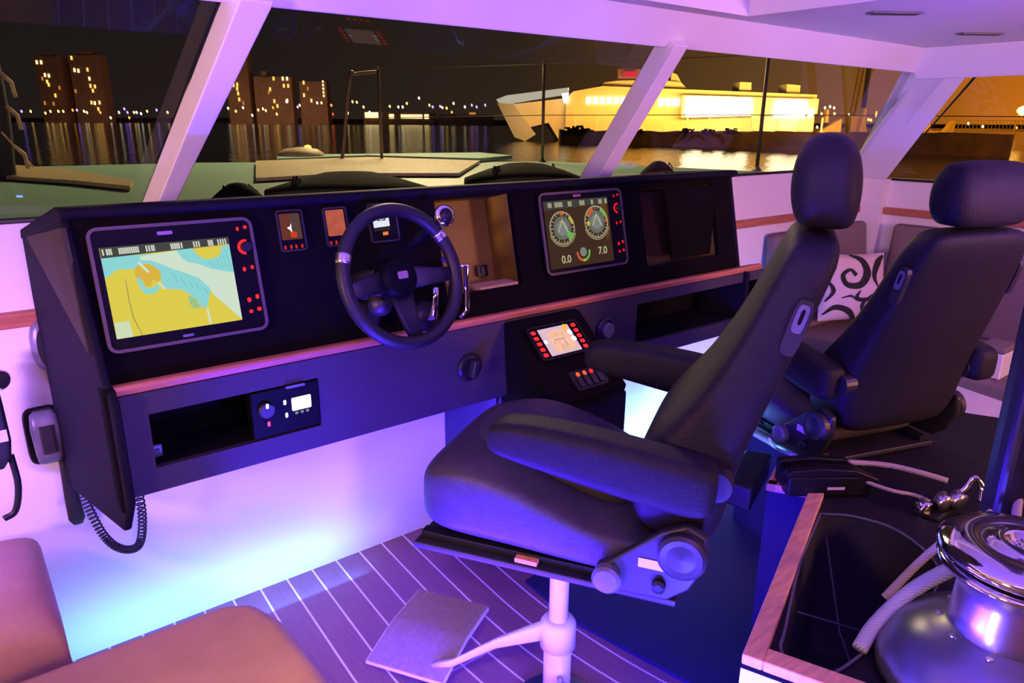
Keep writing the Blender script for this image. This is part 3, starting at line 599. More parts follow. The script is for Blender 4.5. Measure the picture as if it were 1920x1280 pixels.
# =================================================================== HELM CHAIRS
def sub(o, n=2):
    m_ = o.modifiers.new('soft', 'SUBSURF'); m_.levels = n; m_.render_levels = n; return o
def helm_chair(label, loc, heading, dz_=0, ped=True):
    t = thing('helm_chair', label, 'chair', loc, -math.radians(heading), 'helm chairs')
    # local frame: +Y forward, -X the sitter's left; profile points are (d, z)
    def Z(z): return z+dz_
    X_, Y_ = V((1, 0, 0)), V((0, 1, 0))
    # seat cushion, lofted along d, its sides higher at the front
    mb = MB(); st = [(.285, .235, .655, .735, .175), (.270, .245, .610, .765, .20), (.22, .25, .605, .795, .23), (.14, .25, .603, .805, .235), (.05, .25, .603, .785, .235), (-.04, .25, .603, .745, .235), (-.12, .25, .603, .715, .235), (-.22, .245, .603, .70, .23), (-.27, .22, .62, .69, .2)]
    rings = []
    for d, _, z0, z1, a in st: rings.append(srect((0, d, Z((z0+z1)/2)), X_, V((0, 0, 1)), a, (z1-z0)/2, 5, 36))
    mb.loft(rings); sub(mb.build('seat', LEATH2, t, smooth=True))
    mb = MB(); rings = [srect((0.03, d, Z(z)), X_, V((0, 0, 1)), a, .035, 3, 30) for d, z, a in ((.21, .77, .05), (.18, .790, .13), (.08, .795, .165), (-.05, .755, .165), (-.16, .715, .15), (-.20, .70, .1))]
    sub(mb.loft(rings).build('seat_pad', LEATH2, t, smooth=True))
    # backrest
    mb = MB(); rings = []
    FBk = [(-.235, .690, -.350, .685, .16), (-.20, .72, -.375, .705, .21), (-.185, .80, -.388, .78, .235), (-.205, .895, -.40, .865, .235), (-.284, .98, -.435, .98, .225), (-.344, 1.08, -.470, 1.08, .215),
           (-.384, 1.165, -.497, 1.165, .205), (-.413, 1.235, -.520, 1.235, .195), (-.438, 1.295, -.533, 1.285, .18), (-.455, 1.318, -.522, 1.312, .14)]
    for fd, fz, bd, bz, a in FBk:
        v = V((0, fd-bd, fz-bz)); rings.append(srect((0, (fd+bd)/2, Z((fz+bz)/2)), X_, v.normalized(), a, v.length/2, 5, 36))
    sub(mb.loft(rings).build('backrest', LEATH, t, smooth=True))
    mb = MB(); rings = []
    for fd, bd, z, a in ((-.462, -.538, 1.318, .10), (-.447, -.549, 1.330, .132), (-.436, -.554, 1.36, .147), (-.432, -.555, 1.40, .15), (-.438, -.547, 1.445, .143), (-.452, -.532, 1.472, .125), (-.472, -.512, 1.486, .09)):
        rings.append(srect((0, (fd+bd)/2, Z(z)), X_, Y_, a, (fd-bd)/2, 3.6, 36))
    sub(mb.loft(rings).build('headrest', LEATH, t, smooth=True))
    # armrests
    for s_ in (-1, 1):
        mb = MB(); rings = []
        for d, zc, b, a in ((.078, .900, .016, .022), (.068, .902, .030, .036), (.035, .905, .042, .043), (-.10, .893, .053, .045), (-.25, .872, .057, .045), (-.34, .862, .056, .045), (-.362, .862, .046, .038), (-.37, .862, .028, .022)):
            rings.append(srect((s_*.265, d, Z(zc)), X_, V((0, 0, 1)), a, b, 4, 28))
        if s_ > 0: rings = [[q+V((0, -.055, .015)) for q in r_] for r_ in rings]
        arm = mb.loft(rings).build('armrest', LEATH, t, smooth=True)
        sub(arm)
        MB().lathe([(.030, -.02), (.030, .02)], (s_*.235, -.365, Z(.86)), (1, 0, 0), 20).build('pivot', DGREY, arm)
    # slide rails, base plate, recliner
    MB().box((-.235, -.31, Z(.572)), (.235, .28, Z(.588))).build('base_plate', DGREY, t, bevel=.004)
    for s_ in (-1, 1):
        r = MB().box((s_*.20-.014, -.30, Z(.588)), (s_*.20+.014, .27, Z(.606))).build('slide_rail', BLACK, t, bevel=.002)
    MB().box((-.2325, -.015, Z(.592)), (-.2155, .035, Z(.602))).build('rail_sticker', mat('orange_sticker', (.8, .32, .08), .5), t)
    for s_ in (-1, 1):
        pts = [(-.150, .612), (-.150, .650), (-.175, .665), (-.275, .752), (-.32, .775), (-.362, .755), (-.366, .70), (-.335, .635), (-.293, .600), (-.186, .598)]
        br = MB().prism([(s_*.25-.012, d, Z(z)) for d, z in pts], (.024, 0, 0)).build('recliner_bracket', DGREY, t, bevel=.008)
        MB().lathe([(.047, 0), (.047, .018), (.040, .024), (.028, .022), (0, .026)], (s_*.262, -.318, Z(.715)), (s_, 0, 0), 32).build('hinge_cap', DGREY, br)
        MB().lathe([(.030, 0), (.030, .016), (.024, .022), (0, .023)], (s_*.262, -.176, Z(.630)), (s_, 0, 0), 28).build('recline_knob', GREYP, br)
        MB().lathe([(.014, 0), (.014, .012), (.008, .016), (0, .016)], (s_*.262, -.278, Z(.637)), (s_, 0, 0), 20).build('bolt', BLACK, br)
    MB().box((-.2640, -.307, Z(.668)), (-.2625, -.235, Z(.688))).build('bracket_label', LABELM, t)
    # harness slot trims on the backrest flank
    for s_ in (-1, 1):
        q = V((s_*.208, -.470, Z(1.165))); e = V((0, -.24, .97)).normalized(); g = V((0, .97, .24))
        MB().loft([srect(q+V((s_*x, 0, 0)), e, g, .052, .015, 4, 20) for x in (-.01, .006)]).build('harness_guide', DGREY, t)
        MB().loft([srect(q+V((s_*x, 0, 0))+e*.018, e, g, .026, .010, 4, 20) for x in (.0, .010)]).build('guide_ring', GREYP, t)
        MB().loft([srect(q+V((s_*x, 0, 0))+e*.022, e, g, .014, .003, 4, 12) for x in (.0, .0115)]).build('guide_slot', BLACKM, t)
    # pedestal
    zt_ = .572+dz_
    MB().lathe([(.08, 0), (.085, -.012), (.05, -.02), (.03, -.05), (.026, -.05)], (0, 0, zt_), (0, 0, 1), 32).build('swivel_head', DGREY, t)
    MB().lathe([(.12, 0), (.12, .012), (.115, .018), (.045, .024), (.042, .03)], (0, 0, 0), (0, 0, 1), 40).build('floor_flange', SATIN, t, smooth=False)
    if not ped:
        MB().tube([(0, 0, .01), (0, 0, zt_)], .036, 32).build('column', CHROME, t, smooth=True); return t
    MB().tube([(0, 0, .02), (0, 0, .20)], .036, 32).build('lower_tube', WPAINT, t, smooth=True)
    MB().tube([(0, 0, .18), (0, 0, zt_)], .0245, 32).build('column', WPAINT, t, smooth=True)
    MB().lathe([(.030, 0), (.046, .006), (.046, .072), (.040, .082), (.030, .086)], (0, 0, .205), (0, 0, 1), 32).build('collar', WPAINT, t, smooth=True)
    arm = MB().loft([srect((-.02, .03, .262), (.30, -.10, .0), (0, 0, 1), .10, .026, 3, 16), srect((-.06, .14, .222), V((.9, -.42, 0)), (0, 0, 1), .020, .016, 3, 16), srect((-.10, .25, .155), V((.9, -.42, 0)), (0, 0, 1), .014, .012, 3, 16), srect((-.11, .30, .142), V((.9, -.42, 0)), (0, 0, 1), .012, .008, 3, 16)])
    arm.build('footrest_arm', WPAINT, t, smooth=True)
    xs = [-.15, -.10, -.05, 0, .05, .10, .15]; zs = [.128, .138, .147, .152, .150, .148, .145]; mbp = MB()
    ring = lambda d: [V((x, d, z)) for x, z in zip(xs, zs)]+[V((x, d, z-.010)) for x, z in list(zip(xs, zs))[::-1]]
    mbp.loft([ring(.255), ring(.485)]); fp = mbp.build('footrest_plate', WPAINT, t)
    mbp = MB(); n = 46
    for k in range(n):
        d = .259+.222*k/n; pts = [V((x, d, z+.001)) for x, z in zip(xs, zs)]
        mbp.loft([[*pts, *[q+V((0, 0, .004)) for q in pts[::-1]]], [*[q+V((0, .0030, 0)) for q in pts], *[q+V((0, .0030, .004)) for q in pts[::-1]]]])
    xs2 = list(zip(xs, zs)); mbp.loft([[V((x, .258, z)) for x, z in xs2]+[V((x, .258, z+.0025)) for x, z in xs2[::-1]], [V((x, .482, z)) for x, z in xs2]+[V((x, .482, z+.0025)) for x, z in xs2[::-1]]])
    mbp.build('foot_mat', MATP, t)
    for x, y, z in ((-.055, -.03, .135), (.06, .02, .255)):
        s_ = 1 if x > 0 else -1
        k = MB().tube([(x*.5, y*.5, z), (x*1.2, y*1.2, z)], .007, 12).build('clamp_screw', SATIN, t, smooth=True)
        MB().lathe([(.012, 0), (.026, .005), (.027, .014), (.014, .020), (0, .021)], (x*1.2, y*1.2, z), (x, y, .0), 24).build('clamp_knob', GREYP, k, smooth=True)
    return t
PC = (1.060, 1.143, 0)
helm_chair('dark leather helm chair with footrest, nearest the steering wheel', PC, -31)
helm_chair('second dark leather helm chair, behind the rope clutches by the settee', (2.285, 1.205, .401), 18, -.471, ped=False)
# =================================================================== LEFT WALL ITEMS
def wallx(px, py, y=2.10): return at(px, py, 1, y)
t = thing('vhf_handset', 'grey handset in its black cradle on the white wall left of the console', 'handset', (.112, 2.125, .71))
MB().loft([srect((0, y, 0), (1, 0, 0), (0, 0, 1), a, b, 5, 28) for y, a, b in ((.005, .040, .075), (-.012, .042, .080), (-.018, .038, .074))]).build('cradle', BLACK, t, bevel=.002)
mb = MB().loft([srect((.004, -.035+yy, z), (1, 0, 0), (0, 1, 0), a, b, 4, 24) for z, a, b, yy in ((.074, .020, .010, .004), (.066, .030, .020, 0), (.03, .034, .024, 0), (-.04, .031, .022, 0), (-.062, .028, .018, 0), (-.070, .018, .010, .003))]); mb.build('handset', GREYP, t, smooth=True)
mb = MB().loft([srect((.004, -.0585, z), (1, 0, 0), (0, 1, 0), .016, .004, 4, 16) for z in (-.035, .04)]); mb.build('grip_panel', DGREY, t)
t = tag(MB().loft([srect((.146+dx, 2.105, z), (1, 0, 0), (0, 1, 0), a, .010, 3, 16) for z, a, dx in ((.78, .006, -.010), (.62, .010, -.005), (.52, .018, 0), (.455, .020, .002), (.440, .012, .003))]).build('hanging_strap', RUBBER, smooth=True),
        'black strap hanging straight down beside the wall handset', 'strap')
path = spline([(.165, 2.09, .59), (.175, 2.07, .50), (.200, 2.06, .40), (.235, 2.05, .352), (.275, 2.03, .36), (.290, 2.0, .46), (.285, 1.97, .60), (.283, 1.95, .70)], 40)
coil = []; n_ = len(path)
for i, p in enumerate(path):
    d = (path[min(i+1, n_-1)]-path[max(i-1, 0)]).normalized(); x = d.cross(V((0, 1, 0))).normalized(); y = d.cross(x)
for i in range(n_*6):
    f_ = i/6; k = min(int(f_), n_-2); p = path[k].lerp(path[k+1], f_-k); d = (path[k+1]-path[k]).normalized(); x = d.cross(V((0, 1, 0))).normalized(); y = d.cross(x)
    a = 2*math.pi*i/26.0; coil.append(p+x*(.0095*math.cos(a))+y*(.0095*math.sin(a)))
tag(MB().tube(coil, .0026, 6).build('coiled_cord', RUBBER, smooth=True), 'black coiled cord looping under the left end of the console', 'cord')
t = thing('wall_speaker', 'dark oval cover on the wall behind the console end', 'speaker', (.150, 2.125, .948))
MB().loft([srect((0, y, 0), (1, 0, 0), (0, 0, 1), a, b, 2.2, 30) for y, a, b in ((.006, .030, .068), (-.02, .030, .068), (-.03, .024, .060))]).build('cover', GREYP, t, smooth=True)
MB().loft([srect((0, y, 0), (1, 0, 0), (0, 0, 1), .018, .05, 2.2, 24) for y in (-.029, -.032)]).build('grille', DGREY, t)
t = thing('shower_mixer', 'chrome fitting with dark hose and pale tag at the left edge', 'fitting', (.022, 2.05, .90))
MB().lathe([(.022, -.03), (.026, -.01), (.026, .02), (.018, .03), (0, .031)], (.01, 0, .0), (.5, -.8, 0), 24).build('body', CHROME, t, smooth=True)
MB().lathe([(.020, 0), (.022, .02), (.012, .032), (0, .034)], (.005, 0, .022), (0, 0, 1), 24).build('cap', BLACK, t, smooth=True)
MB().loft([srect((-.004+dx, 0, z), (1, 0, 0), (0, 1, 0), a, .018, 4, 20) for z, a, dx in ((-.02, .018, 0), (-.06, .026, -.006), (-.16, .030, -.008), (-.20, .026, -.010), (-.225, .012, -.014))]).build('handset_body', DGREY, t, smooth=True)
MB().box((-.010, -.020, -.155), (.012, -.017, -.125)).build('tag', LABELM, t)
hose = spline([(.010, 0, -.20), (.012, -.01, -.28), (-.004, -.01, -.345), (-.03, -.01, -.36)], 10); MB().tube(hose, .008, 10).build('hose', BLACK, t, smooth=True)
# =================================================================== TAN CORNER SOFA (foreground)
t = thing('corner_sofa', 'tan leather corner sofa in the near left corner of the cabin', 'sofa', (-.3, 1.2, 0))
def sp_(name, mb, m, **kw): return mb.build(name, m, t, world=True, **kw)
ZS = .43
mb = MB(); cx0, cx1 = -.95, .43
outl = [(-.95, 1.565), (.36, 1.535), (.42, 1.50), (.450, 1.40), (.455, 1.20), (.44, .55), (-.95, .55)]
sp_('seat_cushion', MB().prism([(x, y, .26) for x, y in outl], (0, 0, ZS-.26)), TAN, bevel=.035, seg=6)
sp_('seat_base', MB().prism([(x*.93-.02, .6+(y-.6)*.93, .0) for x, y in outl], (0, 0, .255)), TAN, bevel=.01)
mb = MB().loft([srect((-.20, y, zc), (1, 0, 0), (0, 0, 1), .255, hh, 6, 32) for y, zc, hh in ((2.06, .36, .08), (2.04, .37, .115), (1.66, .38, .14), (1.62, .375, .12), (1.60, .37, .08))])
sp_('side_cushion', mb, TAN, smooth=True)
sp_('side_base', MB().box((-.95, 1.62, 0), (.03, 2.05, .26)), TAN, bevel=.01)
# =================================================================== SETTEE AND CUSHION (right)
t = thing('wall_settee', 'mauve fabric settee along the right side wall', 'settee', (3.95, 1.2, 0))
def st_(name, mb, m, **kw): return mb.build(name, m, t, world=True, **kw)
st_('base', MB().box((3.55, -.8, 0), (4.34, 2.05, .30)), WHITE, bevel=.01)
st_('seat_cushion', MB().box((3.50, -.8, .30), (4.30, 2.08, .42)), MAUVE, bevel=.03, seg=5)
st_('backrest', MB().prism([(4.20, -.8, .42), (4.33, -.8, .42), (4.34, -.8, .96), (4.27, -.8, .96)], (0, 2.70, 0)), MAUVE, bevel=.025, seg=5)
st_('front_backrest', MB().prism([(3.35, 1.98, .42), (3.35, 2.10, .42), (3.35, 2.125, .955), (3.35, 2.06, .955)], (.95, 0, 0)), MAUVE, bevel=.025, seg=5)
PAT = mat('cushion_white', (.62, .50, .47), .85, var=.04, scale=60); PATB = mat('cushion_black_scroll', (.012, .010, .010), .85)
cc = V((3.80, 1.86, .66)); cu = thing('scatter_cushion', 'cream cushion with black scroll pattern leaning on the settee', 'cushion', cc)
cr_, cup = V((.80, -.60, 0)).normalized(), V((.12, .22, .95)).normalized(); L = Face((0, 0, 0), cr_, cup)
HW = .185
def cush(u, v): # pillow thickness
    a = max(0, 1-abs(u/HW)**2.4)*max(0, 1-abs(v/HW)**2.4); return .065*a**.5
n = 26; mb = MB(); g = [(-1+2*i/n) for i in range(n+1)]
for sgn in (1, -1):
    vs = []
    for b_ in g:
        for a_ in g:
            pin = 1-.06*(1-abs(a_))*abs(b_)**4; pin2 = 1-.06*(1-abs(b_))*abs(a_)**4
            u, v = a_*HW, b_*HW; vs.append(L.p(u*pin2, v*pin, sgn*cush(u, v)))
    mb.add(vs, [(j*(n+1)+i, j*(n+1)+i+1, (j+1)*(n+1)+i+1, (j+1)*(n+1)+i) for j in range(n) for i in range(n)])
mb.build('cover', PAT, cu, smooth=True)
def scroll(pts, ws):
    S_ = spline([V((a, b, 0)) for a, b in pts], 8); mb = MB(); n_ = len(S_); up = []; dn = []
    for i, p in enumerate(S_):
        d = (S_[min(i+1, n_-1)]-S_[max(i-1, 0)]).normalized(); nn = V((-d.y, d.x, 0)); q = i/(n_-1)*(len(ws)-1); k = min(int(q), len(ws)-2); w_ = ws[k]+(ws[k+1]-ws[k])*(q-k)
        for s_, lst in ((1, up), (-1, dn)):
            e = p+nn*w_*s_; e.x = max(-HW*.95, min(HW*.95, e.x)); e.y = max(-HW*.95, min(HW*.95, e.y)); lst.append(L.p(e.x, e.y, cush(e.x, e.y)+.0025))
    return mb.add(up+dn, [(i, i+1, n_+i+1, n_+i) for i in range(n_-1)])
pt = MB()
for pts, ws in (([(-.02, .17), (.04, .14), (.06, .07), (.02, .01), (-.05, .01), (-.07, .06), (-.03, .09), (.0, .06)], [.004, .016, .022, .018, .014, .012, .008, .012]),
                ([(.17, .17), (.13, .13), (.10, .06), (.12, .0)], [.006, .018, .014, .003]), ([(.02, -.02), (.0, -.06), (.05, -.07), (.10, -.04), (.16, -.05)], [.003, .012, .010, .007, .002]),
                ([(.05, -.06), (.03, -.11), (.06, -.17)], [.010, .009, .003]), ([(-.17, -.15), (-.11, -.11), (-.04, -.13), (.0, -.18)], [.004, .014, .016, .010]),
                ([(-.16, .05), (-.12, -.02), (-.16, -.08)], [.004, .012, .004]), ([(-.15, .16), (-.11, .12), (-.12, .07)], [.010, .014, .004]), ([(-.08, -.06), (-.03, -.05), (.0, -.075)], [.003, .006, .002])):
    q = scroll(pts, ws); pt.add(q.v, q.f)
pt.build('scroll_pattern', PATB, cu)
# =================================================================== PIT CABINET WITH WINCH
PZ = .5
T1, T2, T3, T4 = V((1.078, .635, PZ)), V((1.813, .920, PZ)), V((1.758, 1.018, PZ)), V((1.86, 1.055, PZ))
e1 = (T2-T1).normalized(); n1 = V((e1.y, -e1.x, 0))            # n1 points into the cabinet
N1 = T1+n1*.62; N2 = T2+n1*.62+e1*.55; FE = V((2.60, .70, PZ))
cab = thing('winch_cabinet', 'navy cabinet with teak edged open top beside the helm chair', 'cabinet', (1.45, .85, 0))
def cb(name, mb, m, **kw): return mb.build(name, m, cab, world=True, **kw)
def down(p, z): return V((p.x, p.y, z))
def wall_strip(a, b, th, z0, z1, inn):
    return MB().prism([down(a, z0), down(b, z0), down(b+inn*th, z0), down(a+inn*th, z0)], (0, 0, z1-z0))
cb('side_panel', wall_strip(T1+n1*.012+e1*.028, T2+n1*.012, .02, 0, PZ-.012, n1), NAVY)
ew = (N1-T1).normalized()
e3_ = (T3-T2).normalized()
cb('front_panel', wall_strip(T1+e1*.004, N1+e1*.004, .02, 0, PZ-.018, e1), WHITE)
e3 = (T3-T2).normalized(); 
cb('return_panel', wall_strip(T2+e1*.004, T3+e1*.004, .02, 0, PZ-.012, e1), NAVY)
cb('rear_block', MB().prism([T3-e1*.07+e3_*.03-V((0, 0, .07)), T3+e1*.20+e3_*.03-V((0, 0, .07)), T3+e1*.20+e3_*.11-V((0, 0, .07)), T3-e1*.04+e3_*.11-V((0, 0, .07))], (0, 0, .075)), BLACK, bevel=.006)
# low navy step between the planks and the cabinet
A0, B0 = V((1.335, 1.37, 0)), V((1.445, .82, 0))
stp = MB().prism([A0, B0, V((1.50, .55, 0)), V((2.2, .70, 0)), V((2.7, 1.2, 0)), V((2.7, 1.66, 0)), V((1.64, 1.66, 0)), V((1.345, 1.62, 0))], (0, 0, .012))
o = stp.build('floor_mat', NAVY); tag(o, 'dark navy floor covering between the planks and the cabinet', 'floor mat')
# teak edging, one strip per run
def teak(a, b, w_, inn, z0=-.012, z1=.012):
    return MB().prism([a+V((0, 0, z0)), b+V((0, 0, z0)), b+inn*w_+V((0, 0, z0)), a+inn*w_+V((0, 0, z0))], (0, 0, z1-z0))
cb('teak_edge', teak(T1, T2, .040, n1), TEAKE, bevel=.004)
cb('teak_edge', teak(T1-e1*0+n1*.04, N1, .045, e1), TEAKE, bevel=.004)
cb('teak_edge', teak(T2-e1*.03, T3-e1*.03, .032, e1), TEAKE, bevel=.004)
cb('teak_edge', teak(T3-e1*.03, T3+e1*.12, .03, (T2-T3).normalized()), TEAKE, bevel=.004)
cb('black_seam', wall_strip(T1+e1*.002, N1+e1*.002, .02, PZ-.022, PZ-.013, e1), BLACKM)
# dark top deck with the rope-bag opening
bag = [(1.715, .832), (1.775, .77), (1.795, .66), (1.70, .525), (1.50, .485), (1.33, .495), (1.185, .505), (1.135, .545), (1.160, .600), (1.226, .632), (1.455, .737)]
def inset(c, k): 
    m_ = V((sum(a for a, b in c)/len(c), sum(b for a, b in c)/len(c))); return [(m_.x+(a-m_.x)*k, m_.y+(b-m_.y)*k) for a, b in c]
bagS = [tuple(q[:2]) for q in spline([V((a, b, 0)) for a, b in bag+[bag[0]]], 4)][:-1]
decko = []
cxy = V((1.46, .62, 0))
def boundary(angle):                                  # cabinet top outline as seen from the bag centre
    poly_ = [T1+n1*.03+e1*.03, T2+n1*.03, T2+e1*.9-n1*.0, N2+e1*.4, N1+e1*.03]
    d = V((math.cos(angle), math.sin(angle), 0)); best = None
    for a, b in zip(poly_, poly_[1:]+poly_[:1]):
        ex = b-a; den = d.x*ex.y-d.y*ex.x
        if abs(den) < 1e-9: continue
        tt = ((a.x-cxy.x)*ex.y-(a.y-cxy.y)*ex.x)/den; ss = ((a.x-cxy.x)*d.y-(a.y-cxy.y)*d.x)/den
        if tt > 0 and -1e-6 <= ss <= 1+1e-6 and (best is None or tt < best): best = tt
    return cxy+d*(best or .5)
ring_i = [V((a, b, PZ-.006)) for a, b in bagS]; ring_o = []
for q in ring_i:
    b_ = boundary(math.atan2(q.y-cxy.y, q.x-cxy.x)); ring_o.append(V((b_.x, b_.y, PZ-.006)))
mb = MB(); n_ = len(ring_i); mb.add(ring_i+ring_o, [(i, (i+1) % n_, n_+(i+1) % n_, n_+i) for i in range(n_)])
mb.add([q-V((0, 0, .02)) for q in ring_i+ring_o], [(i, (i+1) % n_, n_+(i+1) % n_, n_+i) for i in range(n_)])
cb('top_deck', mb, mat('dark_top_deck', (.012, .010, .013), .6, scale=20, spec=.2))
bg_ = thing('rope_bag', 'black rope bag hanging open in the cabinet top', 'bag', (1.45, .6, 0))
mb = MB(); rings = [[V((a, b, PZ-.004)) for a, b in bagS], [V((a, b, PZ-.12)) for a, b in inset(bagS, .92)], [V((a, b, PZ-.30)) for a, b in inset(bagS, .86)], [V((a, b, PZ-.34)) for a, b in inset(bagS, .60)]]
mb.loft(rings, cap=False); mb.add(rings[-1], [tuple(range(n_))]); mb.build('bag', mat('black_bag_cloth', (.008, .008, .010), .8, scale=30, bump=.6), bg_, world=True, smooth=True)
MB().tube([V((a, b, PZ)) for a, b in bagS+bagS[:1]], .0035, 6).build('hem', mat('grey_hem', (.10, .10, .13), .6), bg_, world=True, smooth=True)
for a, b in (((1.70, .80), (1.20, .44)), ((1.36, .68), (1.62, .50))):
    MB().tube([V((a[0], a[1], PZ-.05)), V(((a[0]+b[0])/2, (a[1]+b[1])/2, PZ-.11)), V((b[0], b[1], PZ-.05))], .0025, 6).build('drawstring', mat('dark_cord', (.05, .05, .07), .6), bg_, world=True, smooth=True)
# winch
wx = thing('winch', 'large chrome capped winch with grey skirted base', 'winch', (1.395, .305, PZ-.004))
MB().lathe([(.200, 0), (.205, .02), (.200, .045), (.170, .085), (.125, .115), (.100, .125), (.095, .13)], (0, 0, 0), (0, 0, 1), 64).build('skirt', WINCHG, wx, smooth=True)
MB().lathe([(.092, .12), (.096, .13), (.094, .16), (.092, .20), (.096, .225), (.110, .245), (.112, .25)], (0, 0, 0), (0, 0, 1), 64).build('drum', SATIN, wx, smooth=True)
MB().lathe([(.112, .247), (.130, .250), (.133, .256), (.128, .262), (.112, .264)], (0, 0, 0), (0, 0, 1), 64).build('lower_ring', CHROME, wx, smooth=True)
MB().lathe([(.118, .262), (.118, .276)], (0, 0, 0), (0, 0, 1), 64).build('tail_groove', BLACKM, wx)
MB().lathe([(.118, .274), (.134, .276), (.137, .284), (.130, .294), (.105, .304), (.085, .306), (.075, .300), (.062, .300), (.055, .306), (.040, .310), (.030, .308), (.026, .300), (0, .300)], (0, 0, 0), (0, 0, 1), 64).build('cap', CHROME, wx, smooth=True)
for k in range(8):
    a = math.radians(45*k+10); q = (.026*math.cos(a)*.55, .026*math.sin(a)*.55, .300)
    MB().lathe([(.0035, 0), (.0035, .004), (0, .0045)], q, (0, 0, 1), 10).build('socket_tooth', CHROME, wx)
for k in range(10):
    a = math.radians(36*k+5); MB().lathe([(.006, 0), (.006, .003), (0, .004)], (.107*math.cos(a), .107*math.sin(a), .122), (0, 0, 1), 12).build('bolt', SATIN, wx)
# rope clutches
cl = thing('rope_clutch', 'black rope clutch bank at the head of the cabinet', 'rope clutch', (1.86, .90, PZ))
fc = V((.80, -.58, 0)).normalized(); fy = V((.58, .80, 0))
def clp(a, b, z): return cl.location*0+fc*a+fy*b+V((0, 0, z))
MB().prism([clp(-.13, -.05, 0), clp(.11, -.05, 0), clp(.11, .05, 0), clp(-.13, .05, 0)], (0, 0, .06)).build('body', BLACK, cl, bevel=.006)
for k in range(3):
    b0 = -.036+.036*k; pts = [(-.14, .062), (-.13, .078), (-.04, .086), (.06, .078), (.125, .052), (.13, .038), (.11, .036), (.05, .062), (-.12, .060)]
    MB().prism([clp(a, b0-.014, z) for a, z in pts], fy*.028).build('handle', BLACK if k != 1 else GLOSSB, cl, bevel=.004)
MB().prism([clp(-.02, -.0515, .022), clp(.03, -.0515, .022), clp(.03, -.0515, .030), clp(-.02, -.0515, .030)], fy*.001).build('label', LABELM, cl)
# ropes
def rope(label, pts, r, m, n=10): return tag(MB().tube(spline(pts, n), r, 10).build('rope', m, smooth=True), label, 'rope', 'sheets and halyards')
rope('pale rope running from the clutches, upper of two', [(1.92, .875, .575), (2.00, .80, .57), (2.04, .72, .565), (2.06, .66, .56)], .008, ROPEM)
rope('thin rope running from the clutches, lower of two', [(1.90, .83, .545), (1.93, .75, .535), (1.965, .70, .53), (1.96, .66, .53)], .0055, ROPEM)
rope('flecked beige rope slanting up from the bag to the winch cap', [(1.44, .535, .535), (1.50, .50, .62), (1.545, .455, .70), (1.56, .41, .755)], .0085, ROPEM)
rope('thick pale blue rope curving into the winch drum', [(1.27, .50, .515), (1.33, .50, .545), (1.42, .475, .60), (1.49, .42, .655), (1.49, .35, .68)], .015, ROPEB)
rope('rope rising steeply at the right edge beside the dark post', [(1.60, .38, .74), (1.66, .40, .80), (1.72, .42, .92), (1.75, .41, 1.05)], .009, ROPEM)
# snatch block with shackles
bl = thing('turning_block', 'dark metal turning block with shackle behind the winch', 'block', (2.0, .64, .53))
for k, (a, b, c) in enumerate(((-.05, .03, -.02), (-.01, .0, .0), (.03, -.02, .0))):
    MB().lathe([(.008, -.014), (.026, -.012), (.018, 0), (.026, .012), (.008, .014)], (a, b, c), (.3, .9, .2), 24).build('sheave', CHROME if k == 0 else SATIN, bl, smooth=True)
MB().box((-.07, -.02, -.045), (.05, .05, -.025)).build('base_plate', BLACK, bl, bevel=.004)
MB().tube(spline([(.04, .0, -.01), (.07, -.02, .02), (.09, -.03, .05), (.10, -.05, .03), (.085, -.06, -.01)], 6), .009, 10).build('shackle', CHROME, bl, smooth=True)
# wood-edged seat plinth behind
Q1, Q2 = at(1650, 878, 2, .42), at(1850, 828, 2, .42)
dq = (Q2-Q1).normalized(); nq = V((-dq.y, dq.x, 0))
pl_ = thing('seat_plinth', 'white plinth with an orange wood edge under the second chair', 'plinth', (Q1.x, Q1.y, 0))
Qa, Qb = Q1-dq*.15, Q2+dq*.5
MB().prism([down(Qa+nq*.01, 0), down(Qb+nq*.01, 0), down(Qb+nq*.48, 0), down(Qa+nq*.48, 0)], (0, 0, .40)).build('body', WHITE, pl_, world=True)
MB().prism([down(Qa-dq*.004, 0), down(Qa, 0), down(Qa+nq*.48, 0), down(Qa+nq*.48-dq*.004, 0)], (0, 0, .385)).build('side_panel', NAVY, pl_, world=True)
MB().prism([Qa-V((0, 0, .022)), Qb-V((0, 0, .022)), Qb+nq*.035-V((0, 0, .022)), Qa+nq*.035-V((0, 0, .022))], (0, 0, .026)).build('wood_edge', TEAKE, pl_, world=True, bevel=.004)
MB().prism([down(Qa-nq*.004, .05), down(Qb-nq*.004, .05), down(Qb+nq*.006, .05), down(Qa+nq*.006, .05)], (0, 0, .345)).build('face_panel', BLACK, pl_, world=True)
# small white box further right
bx = at(1842, 748, 2, .40)
t = thing('drinks_box', 'small white box with mauve lid standing beyond the second chair', 'box', (bx.x, bx.y, .42))
MB().box((-.07, -.05, 0), (.07, .05, .12)).build('body', WHITE, t, bevel=.008)
MB().box((-.074, -.054, .12), (.074, .054, .15)).build('lid', MAUVE, t, bevel=.008)
t.location = (3.62, 1.07, .421)
# dark post at the right
pc = V((1.66, .405, 0))
tag(MB().loft([srect((pc.x+.0, pc.y, z), V((.80, -.60, 0)), V((.60, .80, 0)), .055, .035, 4, 24) for z in (PZ, CZ)]).build('cockpit_post', mat('black_post', (.012, .010, .016), .35), smooth=False), 'dark vertical post at the right edge behind the winch', 'post')
